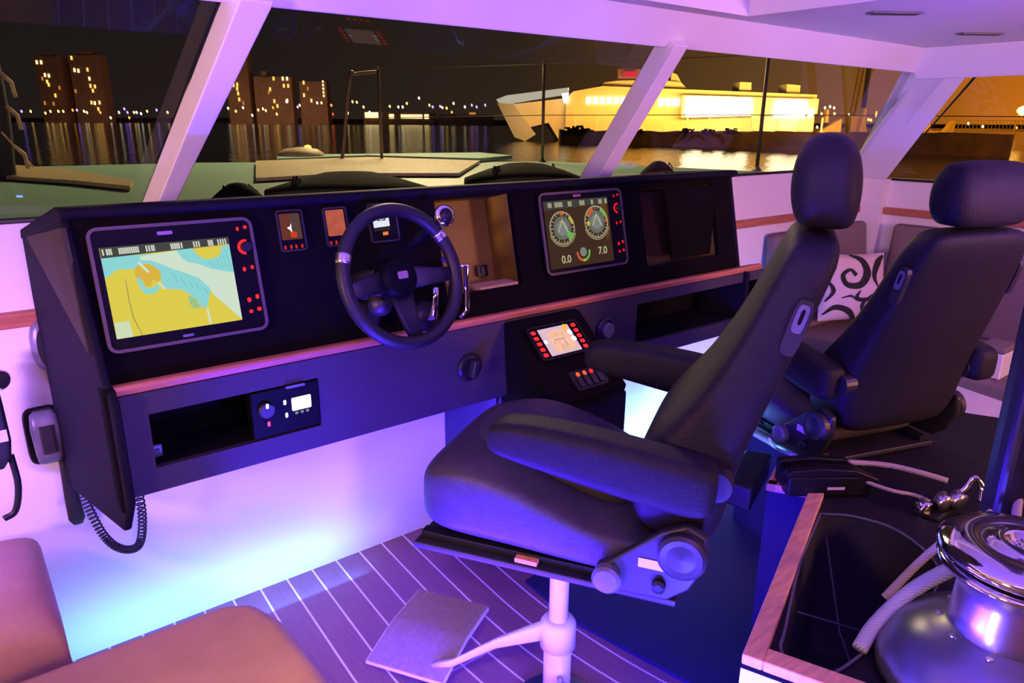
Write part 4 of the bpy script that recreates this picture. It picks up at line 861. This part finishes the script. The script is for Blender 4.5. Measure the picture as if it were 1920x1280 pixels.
# =================================================================== OUTSIDE
DECKG = mat('green_deck_paint', (.24, .46, .36), .5, var=.15, scale=40); DECKB = mat('sandy_deck', (.50, .40, .22), .6, var=.2, scale=30)
fd = thing('foredeck', 'green and sandy foredeck just outside the windscreen', 'deck', (0, 4, 1.0))
mb = MB().prism([(-2.5, 2.5, 1.11), (5.2, 2.5, 1.11), (4.6, 5.2, 1.11), (1.85, 6.65, 1.11), (-2.5, 6.9, 1.11)], (0, 0, .04)); mb.build('deck_surface', DECKG, fd, world=True)
a0 = [at(0, 312, 2, 1.16), at(130, 322, 2, 1.16), at(250, 345, 2, 1.16), at(245, 356, 2, 1.16), at(140, 345, 2, 1.16), at(0, 335, 2, 1.16)]
MB().prism(a0, (0, 0, .02)).build('sandy_band', DECKB, fd, world=True)
a0 = [at(480, 306, 2, 1.16), at(690, 298, 2, 1.16), at(900, 305, 2, 1.16), at(860, 330, 2, 1.16), at(650, 330, 2, 1.16), at(480, 340, 2, 1.16)]
MB().prism(a0, (0, 0, .02)).build('sandy_band', DECKB, fd, world=True)
a0 = [at(1370, 322, 2, 1.16), at(1480, 326, 2, 1.16), at(1480, 318, 2, 1.16), at(1372, 312, 2, 1.16)]
a1 = [at(520, 296, 2, 1.16), at(900, 291, 2, 1.16), at(960, 297, 2, 1.16), at(900, 303, 2, 1.16), at(690, 297, 2, 1.16), at(520, 304, 2, 1.16)]
MB().prism(a1, (0, 0, .03)).build('teal_coaming', mat('teal_coaming', (.20, .42, .32), .5), fd, world=True)
MB().prism([(2.9, 2.35, 1.08), (4.9, 2.35, 1.08), (4.9, 2.75, 1.10), (2.9, 2.9, 1.10)], (0, 0, .05)).build('side_deck', DECKB, fd, world=True)
MB().prism([(4.62, -1.5, 1.02), (5.3, -1.5, 1.02), (5.3, 2.7, 1.02), (4.62, 2.7, 1.02)], (0, 0, .05)).build('side_deck', DECKB, fd, world=True)
# small lamp and pale hatch on deck
p = at(565, 298, 2, 1.16); t = thing('deck_hatch', 'low domed deck hatch catching amber light beyond the windscreen', 'hatch', p)
MB().lathe([(.22, 0), (.21, .05), (.15, .09), (0, .11)], (0, 0, 0), (0, 0, 1), 24).build('dome', DECKB, t, smooth=True)
MB().lathe([(.035, .09), (.03, .12), (0, .13)], (.05, -.05, 0), (0, 0, 1), 12).build('lamp_glint', emit('amber_lamp', (1, .55, .1), 2.5), t)
# stanchions, pulpit, guard wires
SG = 'deck stanchions'; stz = 1.13
STAN = mat('dull_steel', (.16, .12, .09), .45, .5)
def stanchion(px, pyt, yb, lab):
    b = at(px, 300, 1, yb); h = at(px, pyt, 1, yb).z; t = thing('stanchion', lab, 'stanchion', (b.x, yb, stz), 0, SG)
    MB().tube([(0, 0, 0), (0, 0, h-stz)], .014, 10).build('tube', STAN, t, smooth=True)
    MB().lathe([(.035, 0), (.035, .02), (.02, .04), (.016, .05)], (0, 0, 0), (0, 0, 1), 16).build('foot', STAN, t)
    MB().lathe([(.012, 0), (.018, .012), (.012, .024), (0, .026)], (0, 0, h-stz), (0, 0, 1), 12).build('cap', STAN, t)
    return V((b.x, yb, h))
s1 = stanchion(716, 132, 6.0, 'thin steel deck stanchion next to the bent rail'); s2 = stanchion(1017, 120, 5.2, 'thin steel deck stanchion in front of the ferry bow'); s3 = stanchion(1421, 100, 3.4, 'thick looking deck stanchion in front of the floodlit ferry decks')
a_, b_, c_ = at(640, 292, 1, 6.2), at(655, 150, 1, 6.2), at(668, 139, 1, 6.2)
tag(MB().tube(spline([(a_.x, 6.2, stz), b_, c_, at(714, 134, 1, 6.1)], 8), .016, 10).build('pulpit_rail', STAN, smooth=True), 'bent tubular rail on the foredeck left of the stanchions', 'rail')
for k, f_ in enumerate((1.0, .5)):
    pts = [V((q.x, q.y, stz+(q.z-stz)*f_)) for q in (s1, s2, s3)]+[V((s3.x+2.6, 1.2, stz+(s3.z-stz)*f_))]
    tag(MB().tube(pts, .004, 6).build('guard_wire', STAN, smooth=True), ['thin upper guard wire strung between the stanchions', 'thin lower guard wire strung between the stanchions'][k], 'wire')
# furled bundle and lines at the far left
p = far(6, 240, 4.2)
t = thing('furled_sail', 'dark furled sail bundle with pale lashings at the far left', 'sail', (p.x, p.y, 1.15))
k0 = V((0, 0, 0)); b0 = far(2, 330, 4.2)-t.location; 
MB().tube(spline([V((-.03, 0, 0)), V((.0, 0, .45)), V((-.01, 0, .9)), V((-.03, 0, 1.5))], 6), [.05]*6+[.045]*7+[.03]*6, 14).build('bundle', mat('dark_sailcloth', (.02, .025, .02), .8), t, smooth=True)
for z in (.20, .42, .60): MB().tube([V((.03, -.04, z)), V((.075, -.05, z-.05)), V((.085, -.03, z-.13))], .012, 8).build('lashing', DECKB, t, smooth=True)
tag(MB().tube([far(3, 248, 4.0), far(62, 312, 4.4)], .005, 6).build('mooring_line', DECKB), 'thin pale line slanting down from the furled sail', 'line')
# heaps of dark line and wiper covers on the deck ahead of the dash
for px, py, w_, h_, lb in ((445, 352, .10, .035, 'small dark bundle on the deck just left of centre'), (655, 330, .34, .030, 'wide dark bundle on the deck ahead of the wheel'), (985, 312, .30, .045, 'dark tufted bundle on the deck near the middle pillar'), (1235, 308, .10, .035, 'low dark bundle on the deck right of the middle pillar')):
    p = at(px, py, 1, 2.75); t = thing('line_bundle', lb, 'rope bundle', (p.x, 2.75, 1.15), 0, 'dark bundles on the deck')
    hh_ = p.z-1.15+.02; MB().lathe([(w_, 0), (w_*.98, hh_*.55), (w_*.6, hh_*.80), (w_*.3, hh_*.96), (0, hh_)], (0, 0, 0), (0, 0, 1), 24).build('heap', BLACKM, t, smooth=True)
    for k in range(5):
        a = random.uniform(-.8, .8)*w_; MB().tube([(a, 0, hh_*.5), (a+.02, 0, hh_*.92), (a+.05, 0, hh_*.7)], .004, 6).build('loop', BLACKM, t)
# water
WM = bpy.data.materials.new('harbour_water'); WM.use_nodes = True; tt_ = WM.node_tree; b_ = tt_.nodes['Principled BSDF']
b_.inputs['Base Color'].default_value = (.006, .007, .008, 1); b_.inputs['Roughness'].default_value = .10; b_.inputs['Specular IOR Level'].default_value = .28
tcn = N(tt_, 'ShaderNodeTexCoord'); n1_ = N(tt_, 'ShaderNodeTexNoise'); n1_.inputs['Scale'].default_value = .9; n1_.inputs['Detail'].default_value = 6
tt_.links.new(tcn.outputs['Object'], n1_.inputs['Vector']); bp = N(tt_, 'ShaderNodeBump'); bp.inputs['Strength'].default_value = .32; bp.inputs['Distance'].default_value = .35
tt_.links.new(n1_.outputs[0], bp.inputs['Height']); tt_.links.new(bp.outputs[0], b_.inputs['Normal'])
WZ = -1.5
o = MB().add([(-900, 4, WZ), (2600, -900, WZ), (2600, 1600, WZ), (-900, 1600, WZ)], [(0, 1, 2, 3)]).build('harbour_water', WM); o['kind'] = 'structure'
# ---- frames facing the camera's viewing side, built around a far point: x right, y away, z up
RD = RM @ V((1, 0, 0)); RD.z = 0; RD.normalize(); AW = V((-RD.y, RD.x, 0))
HZ = lambda px: 222.3+.007*px                      # horizon line in the photo
def site(name, label, cat, px, depth, group=None):
    p = EYE + (RD*((px-960)/F_PX) + AW*(1/math.cos(math.radians(0))))*0
    d = ray(px, HZ(px)); d = d*(depth/F_PX); p = EYE+d; p.z = 0
    return thing(name, label, cat, p, math.atan2(RD.y, RD.x), group)
def sc_(depth): return depth/F_PX/ .957
# ferry -------------------------------------------------------------
FDP = 118; ks = FDP/F_PX*1.0
fer = site('ferry', 'large floodlit white catamaran ferry moored across the water', 'ferry', 1230, FDP)
def fx(px): return (px-1230)*ks
def fz(px, py): return 1.5+(HZ(px)-py)*ks/.957
def fp(px, py, y=0): return V((fx(px), y, fz(px, py)))
HULL = mat('ferry_white_paint', (.75, .66, .45), .5, var=.03, scale=.3); HULLD = mat('ferry_beige_hull', (.55, .50, .42), .5)  # the second paint is the near bow's beige
def fprism(name, pts, y0, y1, m, parent=fer, **kw): return MB().prism([fp(a, b, y0) for a, b in pts], (0, y1-y0, 0)).build(name, m, parent, **kw)
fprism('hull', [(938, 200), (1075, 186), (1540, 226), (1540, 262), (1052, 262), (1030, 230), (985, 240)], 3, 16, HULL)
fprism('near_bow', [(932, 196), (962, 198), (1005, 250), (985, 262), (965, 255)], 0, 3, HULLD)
fprism('bow_rail', [(930, 190), (950, 183), (1064, 170), (1066, 178), (966, 193), (945, 201)], 1, 14, emit('lit_rail_glow', (.55, .50, .38), 1.0))  # the rail itself glows: floodlight falling on it is put into emission
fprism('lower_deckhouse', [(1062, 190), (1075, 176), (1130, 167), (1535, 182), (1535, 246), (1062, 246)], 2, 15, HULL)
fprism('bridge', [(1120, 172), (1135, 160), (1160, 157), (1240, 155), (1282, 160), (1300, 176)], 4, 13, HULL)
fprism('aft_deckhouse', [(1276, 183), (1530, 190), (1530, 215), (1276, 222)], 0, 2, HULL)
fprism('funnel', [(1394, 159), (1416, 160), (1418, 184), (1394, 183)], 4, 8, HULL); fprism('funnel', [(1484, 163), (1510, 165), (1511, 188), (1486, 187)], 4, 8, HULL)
fprism('upper_mast', [(1266, 142), (1276, 146), (1290, 168), (1262, 166)], 5, 8, HULL)
WWIN = emit('ferry_window', (1, .86, .55), 3.5); FLOOD = emit('floodlit_deck_glow', (1, .80, .48), 16.0)
for a in list(range(1100, 1176, 13)): fprism('window', [(a, 186), (a+9, 186), (a+9, 197), (a, 197)], 1.7, 2.0, WWIN)
for a in list(range(1236, 1276, 13)): fprism('window', [(a, 188), (a+10, 188), (a+10, 201), (a, 201)], 1.7, 2.0, WWIN)
fprism('deck_light', [(1050, 172), (1066, 170), (1066, 196), (1058, 196)], 1.5, 2.0, emit('deck_light', (1, .9, .6), 3))
fprism('floodlit_deck_panel', [(1284, 187), (1404, 190), (1404, 218), (1284, 219)], -.3, 0, FLOOD)  # glowing panels: floodlight on the white deck parts is put into emission
fprism('floodlit_deck_panel', [(1450, 193), (1508, 194), (1506, 224), (1448, 222)], -.3, 0, FLOOD)
fprism('floodlit_deck_panel', [(1512, 208), (1522, 208), (1522, 222), (1512, 222)], -.3, 0, FLOOD)
fprism('deck_pillar', [(1409, 190), (1420, 190), (1420, 240), (1409, 240)], -.5, .2, HULL)
fprism('red_lamp', [(1172, 141), (1196, 141), (1196, 150), (1170, 150)], 3.5, 4.2, emit('ferry_red', (.75, .03, .04), 1))
fprism('lamp_bar', [(1160, 137), (1208, 137), (1206, 153), (1162, 153)], 4.2, 5, mat('bar_grey', (.2, .1, .06), .5))
for a in range(1076, 1540, 42): fprism('fender_post', [(a, 222), (a+2.5, 222), (a+2.5, 247), (a, 247)], -.6, -.3, HULL)
def site_light(px, py, y, tx, ty, size, sy, pw, col):
    M_ = Matrix.Translation(fer.location) @ Matrix.Rotation(fer.rotation_euler.z, 4, 'Z')
    return area('ferry_floodlight', M_ @ fp(px, py, y), M_ @ fp(tx, ty, 3), size, sy, pw, col)
site_light(1180, 205, -9, 1180, 205, 18, 2, 3800, (1, .42, .04))
site_light(1400, 205, -9, 1400, 205, 24, 2, 6500, (1, .60, .12))
site_light(1000, 215, -10, 1010, 220, 8, 2, 800, (1, .62, .25))
# quay / breakwater in front of the ferry -------------------------------
ROCK = mat('dark_breakwater', (.14, .08, .035), .9, var=.4, scale=.6)
mb = MB(); pts = []
for k in range(60):
    px = 1052+(1905-1052)*k/59; dep = 107+(78-107)*(px-1052)/650; base = EYE+ray(px, HZ(px))*(dep/F_PX)
    top_ = 1.5+(HZ(px)-(243+6*(px-1052)/650)+random.uniform(-2.5, 1.5))*dep/F_PX
    pts.append((V((base.x, base.y, WZ-.1)), V((base.x, base.y, top_)), V((base.x, base.y, top_))+AW*5, V((base.x, base.y, WZ-.1))+AW*6))
mb.loft([list(q) for q in pts]); o = mb.build('breakwater', ROCK); tag(o, 'long dark breakwater lying in front of the ferry', 'breakwater')
for k, (px, h_) in enumerate(((1070, 10), (1085, 13), (1100, 9), (1170, 12), (1195, 8), (1290, 10), (1330, 9), (1372, 12))):
    dep = 105+(78-107)*(px-1052)/650; base = EYE+ray(px, HZ(px))*(dep/F_PX); t = thing('bush', ['first', 'second', 'third', 'fourth', 'fifth', 'sixth', 'seventh', 'eighth'][k]+' dark bush from the left on the breakwater before the ferry', 'bush', (base.x, base.y, -.1), 0, 'bushes on the breakwater')
    mb = MB()
    for j in range(26):
        a = random.uniform(0, 6.3); r = random.uniform(.2, .9); z = random.uniform(.2, h_*.075); q = V((r*math.cos(a), r*math.sin(a), z)); s_ = random.uniform(.15, .32)
        mb.add([q+V((s_, 0, 0)), q+V((0, s_, 0)), q+V((-s_, 0, s_)), q+V((0, -s_, s_))], [(0, 1, 2), (0, 2, 3), (0, 1, 3), (1, 2, 3)])
    mb.build('foliage', mat('dark_scrub', (.04, .04, .015), .9), t)
# far shore ---------------------------------------------------------
SH = 690; ksh = SH/F_PX
LAND = mat('dark_shore', (.03, .02, .015), .9, scale=.05)
mb = MB(); rings = []
for px, b_, t_ in ((-120, 1.2, 4), (40, 1.2, 4), (320, 1.5, 5), (480, 1.5, 6), (640, 1.5, 5), (940, 1.5, 5), (1060, 1.5, 4), (1700, 1, 4), (2100, 1, 4)):
    base = EYE+ray(px, HZ(px))*(740/F_PX); rings.append([V((base.x, base.y, WZ)), V((base.x, base.y, WZ+b_)), V((base.x, base.y, WZ+t_))+AW*30, V((base.x, base.y, WZ))+AW*40])
o = mb.loft(rings).build('shore_strip', LAND); tag(o, 'low dark far shore across the harbour', 'shore')
o['kind'] = 'structure'
BRK = mat('brown_tower_wall', (.30, .17, .12), .8, scale=.1); WIN = [emit('window_amber', (1, .55, .12), 1.9), emit('window_yellow', (1, .75, .30), 2.6), emit('window_dim', (.8, .28, .06), .8)]
def building(label, px0, px1, py0, wins, depth=700, cols=None, pyb=232, top=None):
    kk = depth/F_PX; cx = (px0+px1)/2; t = site('apartment_block', label, 'building', cx, depth, 'buildings on the far shore')
    X = lambda px: (px-cx)*kk; Z = lambda py: 1.5+(HZ(cx)-py)*kk/.957
    b = MB().box((X(px0), 0, WZ), (X(px1), 14, Z(py0))); b.build('wall', BRK, t)
    if top: MB().box((X(top[0]), 2, Z(py0)), (X(top[1]), 10, Z(top[2]))).build('roof_house', BRK, t)
    for (a, b_, mi, *sz) in wins:
        w_, h_ = sz if sz else (3.2, 6.5)
        MB().box((X(a), -.5, Z(b_)-h_*kk/2), (X(a)+w_*kk, 0.05, Z(b_)+h_*kk/2)).build('window', WIN[mi], t)
    return t
building('tall tower block with lit windows, leftmost on the far shore', 82, 128, 118, [(86, 128, 1), (94, 128, 1), (97, 149, 1), (104, 150, 1), (91, 155, 2), (99, 160, 0), (101, 165, 0), (110, 183, 0), (88, 196, 2), (104, 197, 2), (120, 170, 2)], top=(96, 114, 112))
building('broader tower block just right of the leftmost tower', 146, 203, 116, [(151, 121, 0), (153, 141, 1), (160, 142, 1), (177, 140, 0), (178, 155, 1), (178, 167, 0), (186, 168, 0), (181, 175, 0), (149, 176, 2), (175, 195, 0), (181, 196, 1), (190, 195, 0), (186, 206, 0)], top=(158, 190, 110))
building('dark slab between the two tall towers', 128, 146, 128, [(135, 205, 2)], 720)
building('narrow tall tower beside the left pillar on the far shore', 432, 473, 112, [(438, 139, 1), (446, 133, 1), (441, 153, 0), (447, 138, 0), (443, 166, 0), (450, 165, 0), (449, 172, 0), (450, 180, 0), (427+6, 174, 1), (451, 190, 0), (458, 196, 2)], top=(442, 462, 106))
building('mid rise block right of the narrow tower', 482, 552, 152, [(510, 173, 0), (518, 155, 0), (535, 155, 1), (543, 155, 1), (536, 167, 0), (544, 167, 0), (507, 178, 2), (516, 193, 0), (540, 192, 1), (521, 201, 0)], top=(496, 506, 143))
building('lower block with a bright stair column of windows', 566, 616, 160, [(573, 162, 0), (580, 172, 2), (572, 183, 0), (609, 160, 1, 2.5, 4), (609, 166, 1, 2.5, 4), (609, 172, 1, 2.5, 4), (609, 178, 1, 2.5, 4), (609, 184, 1, 2.5, 4), (585, 192, 0)])
building('long low lit warehouse on the shore beyond the stanchions', 682, 815, 212, [(685, 217, 1, 30, 10), (752, 219, 1, 40, 7), (796, 219, 1, 8, 8), (730, 219, 1, 9, 8)])  # wide panes glow in place of the lit yellow wall
building('low shore shed with amber wall right of the warehouse', 820, 925, 216, [(846, 212, 0, 3, 4), (880, 214, 2, 12, 4)])
LL = {'w': emit('lamp_white', (1, .85, .6), 4), 'a': emit('lamp_amber', (1, .60, .15), 4), 'o': emit('lamp_orange', (1, .30, .04), 3), 'b': emit('lamp_blue', (.35, .2, 1), 4), 'r': emit('lamp_red', (1, .05, .02), 3)}
LN = {'w': 'white harbour lamp glowing on the far shore', 'a': 'amber street lamp glowing on the far shore', 'o': 'orange street lamp glowing on the far shore', 'b': 'blue violet lamp glowing on the far shore', 'r': 'red beacon glowing on the far shore'}
ORD = 'first second third fourth fifth sixth seventh eighth ninth tenth eleventh twelfth thirteenth fourteenth fifteenth sixteenth seventeenth eighteenth nineteenth twentieth twenty-first twenty-second twenty-third twenty-fourth twenty-fifth twenty-sixth'.split(); CNT = {}
def lamp(px, py, c, depth=680, r=1.9, group=None, label=None):
    base_ = label or LN[c]; CNT[base_] = CNT.get(base_, 0)+1
    t = site('street_lamp', base_.replace(base_.split(' ')[0], ORD[CNT[base_]-1]+' '+base_.split(' ')[0], 1)+', counted from the left', 'lamp', px, depth, group or (LN[c].split(' glowing')[0]+'s on the far shore')); kk = depth/F_PX; z = 1.5+(HZ(px)-py)*kk/.957
    s_ = r*kk
    MB().lathe([(0, -s_*1.5), (s_*.8, -s_*.7), (s_*.9, .4*s_), (s_*.5, 1.2*s_), (0, 1.5*s_)], (0, 0, z), (-.25, 0, 1), 10).build('lamp_head', LL[c], t)
    MB().tube([(0, 0, WZ), (0, 0, z-s_)], .12*kk, 6).build('pole', STAN, t)
for q in sorted("43,210,b 60,210,a 87,213,a 97,210,a 112,210,a 121,210,a 139,208,o 147,208,b 160,210,w 165,212,a 190,212,o 208,221,w 225,212,w 236,206,b 241,212,b 243,221,o 253,212,a 258,212,w 266,214,w 278,210,a 296,208,b 316,212,a 430,205,w 444,210,a 458,204,w 474,217,w 486,208,a 495,206,w 500,209,a 514,204,o 520,215,a 540,194,w 560,203,b 564,200,a 597,196,w 605,196,a 623,200,o 625,215,r 653,213,a 663,194,a 671,195,a 683,203,a 732,202,a 748,203,w 756,203,w 764,197,a 787,188,w 806,200,a 812,203,b 826,202,b 830,204,w 838,205,a 851,197,w 872,203,w 885,200,b 894,203,b 910,200,b 694,212,w".split(), key=lambda q: float(q.split(',')[0])):
    a, b_, c_ = q.split(','); lamp(float(a), float(b_), c_)
def alight(name, px, py, depth, tpx, tpy, tdepth, size, sy, pw, col):
    p = EYE+ray(px, HZ(px))*(depth/F_PX); p.z = 1.5+(HZ(px)-py)*depth/F_PX; q = EYE+ray(tpx, HZ(tpx))*(tdepth/F_PX); q.z = 1.5+(HZ(tpx)-tpy)*tdepth/F_PX
    area(name, p, q, size, sy, pw, col)
alight('shore_street_glow', 330, 222, 600, 330, 175, 705, 260, 4, 60000, (1, .55, .30))
# right-hand quay beyond the ferry --------------------------------------
YEL = mat('yellow_quay_structure', (.70, .42, .06), .6, scale=.5)
def qobj(name, label, cat, px, depth, polys, m=YEL, th=1.2):
    t = site(name, label, cat, px, depth); kk = depth/F_PX
    MB_ = None
    for pn, pts, mm in polys: MB().prism([V(((a-px)*kk, 0, 1.5+(HZ(px)-b)*kk/.957)) for a, b in pts], (0, th, 0)).build(pn, mm or m, t)
    return t
qobj('quay_cabin', 'square yellow cabin on the quay right of the ferry', 'cabin', 1605, 130, [('wall', [(1595, 222), (1612, 222), (1612, 247), (1595, 247)], None), ('roof', [(1593, 219), (1614, 219), (1614, 222), (1593, 222)], None)], th=2.5)
qobj('mooring_dolphin', 'pointed yellow mooring dolphin on the quay', 'dolphin', 1618, 128, [('frame', [(1617, 205), (1621, 205), (1624, 235), (1634, 262), (1608, 262), (1614, 236)], None)])
qobj('link_span', 'yellow stepped loading ramp at the stern of the ferry', 'ramp', 1560, 122, [('ramp', [(1535, 248), (1575, 224), (1578, 224), (1578, 248)], None), ('tower', [(1547, 208), (1551, 208), (1553, 230), (1546, 230)], None)])
qobj('quay_pyramid', 'bright yellow pointed structure seen through the side window', 'quay structure', 1738, 110, [('body', [(1734, 224), (1742, 222), (1748, 246), (1722, 246)], None), ('deck', [(1718, 244), (1800, 245), (1800, 250), (1718, 249)], None)])
qobj('quay_ramp', 'smaller yellow wedge on the quay beside the railings', 'quay structure', 1785, 108, [('body', [(1774, 246), (1788, 227), (1791, 227), (1791, 252), (1774, 248)], None), ('pile', [(1797, 246), (1804, 246), (1803, 268), (1798, 268)], None)])
t = site('pier', 'long dim pier with railings at the far right', 'pier', 1870, 112); kk = 112/F_PX
MB().box(((1795-1870)*kk, 0, 1.5+(HZ(1870)-246)*kk), ((1990-1870)*kk, 2.5, 1.5+(HZ(1870)-241)*kk)).build('deck', YEL, t)
for z0 in (227, 234): MB().box(((1795-1870)*kk, 0, 1.5+(HZ(1870)-z0)*kk), ((1990-1870)*kk, .08, 1.5+(HZ(1870)-z0)*kk+.09)).build('handrail', YEL, t)
for k in range(28):
    a = 1797+7*k; MB().box(((a-1870)*kk, 0, 1.5+(HZ(1870)-241)*kk), ((a-1870)*kk+.06, .08, 1.5+(HZ(1870)-226)*kk)).build('rail_post', YEL, t)
qobj('light_mast', 'tall faint mast rising behind the quay', 'mast', 1616, 150, [('mast', [(1612, 100), (1619, 100), (1619, 268), (1613, 268)], mat('dim_mast', (.10, .05, .02), .8))], th=.6)
t = site('quay_crane', 'faint red lattice crane boom behind the quay', 'crane', 1598, 155); kk = 155/F_PX; RC_ = mat('red_crane', (.5, .06, .04), .6)
cz_ = lambda py: 1.5+(HZ(1598)-py)*kk
for a, b_ in ((1596, 1588), (1605, 1595)): MB().tube([V(((a+3-1598)*kk, 0, cz_(95))), V(((b_-1598)*kk, 0, cz_(262)))], .10, 6).build('boom_chord', RC_, t)
for k in range(10):
    y0 = 100+12*k; MB().tube([V(((1599-.07*(y0-95)-1598)*kk, 0, cz_(y0))), V(((1608-.09*(y0-95)-1598)*kk, 0, cz_(y0+8)))], .05, 5).build('brace', RC_, t)
QG = 'quay lamps right of the ferry'
for q in sorted("1543,205,w 1552,203,w 1560,205,w 1538,215,a 1533,238,w 1562,215,a 1590,217,w 1588,237,w 1627,225,a 1632,226,a 1640,213,o 1640,218,a 1642,238,w 1654,225,w 1815,232,w 1843,237,w 1907,240,a".split(), key=lambda q: float(q.split(',')[0])):
    a, b_, c_ = q.split(','); lamp(float(a), float(b_), c_, 160, 2.0, QG+', '+{'w': 'white', 'a': 'amber', 'o': 'orange'}[c_], {'w': 'white lamp on the quay right of the ferry', 'a': 'amber lamp on the quay right of the ferry', 'o': 'orange lamp on the quay right of the ferry'}[c_])
LL['big'] = emit('sodium_lamp', (1, .55, .08), 14)
t = site('sodium_lamp', 'very bright orange sodium lamp at the far right of the side window', 'lamp', 1912, 105); kk = 105/F_PX
MB().lathe([(0, -.7), (.6, -.4), (.75, 0), (.6, .4), (0, .7)], (0, 0, 1.5+(HZ(1912)-209)*kk), (0, 0, 1), 16).build('lamp_head', LL['big'], t, smooth=True)
MB().tube([(-.6, 0, WZ), (-.6, 0, 1.5+(HZ(1912)-212)*kk)], .12, 8).build('pole', YEL, t)
alight('amber_quay_fill', 1760, 215, 96, 1760, 240, 115, 14, 2, 2600, (1, .45, .05))
alight('amber_quay_fill', 1600, 215, 108, 1600, 240, 128, 10, 2, 2200, (1, .50, .06))
alight('amber_quay_fill', 1350, 200, 84, 1350, 262, 93, 26, 2, 900, (1, .50, .12))  # this and the next: fills added on the near side to lift the breakwater
alight('amber_quay_fill', 1800, 205, 62, 1800, 262, 76, 14, 2, 900, (1, .42, .06))
# soft amber light falling on the foredeck from the harbour floodlights
area('harbour_flood_on_deck', (5.5, 9.0, 5.0), (1.0, 4.5, 1.1), 1.5, 1.5, 520, (1, .74, .38))
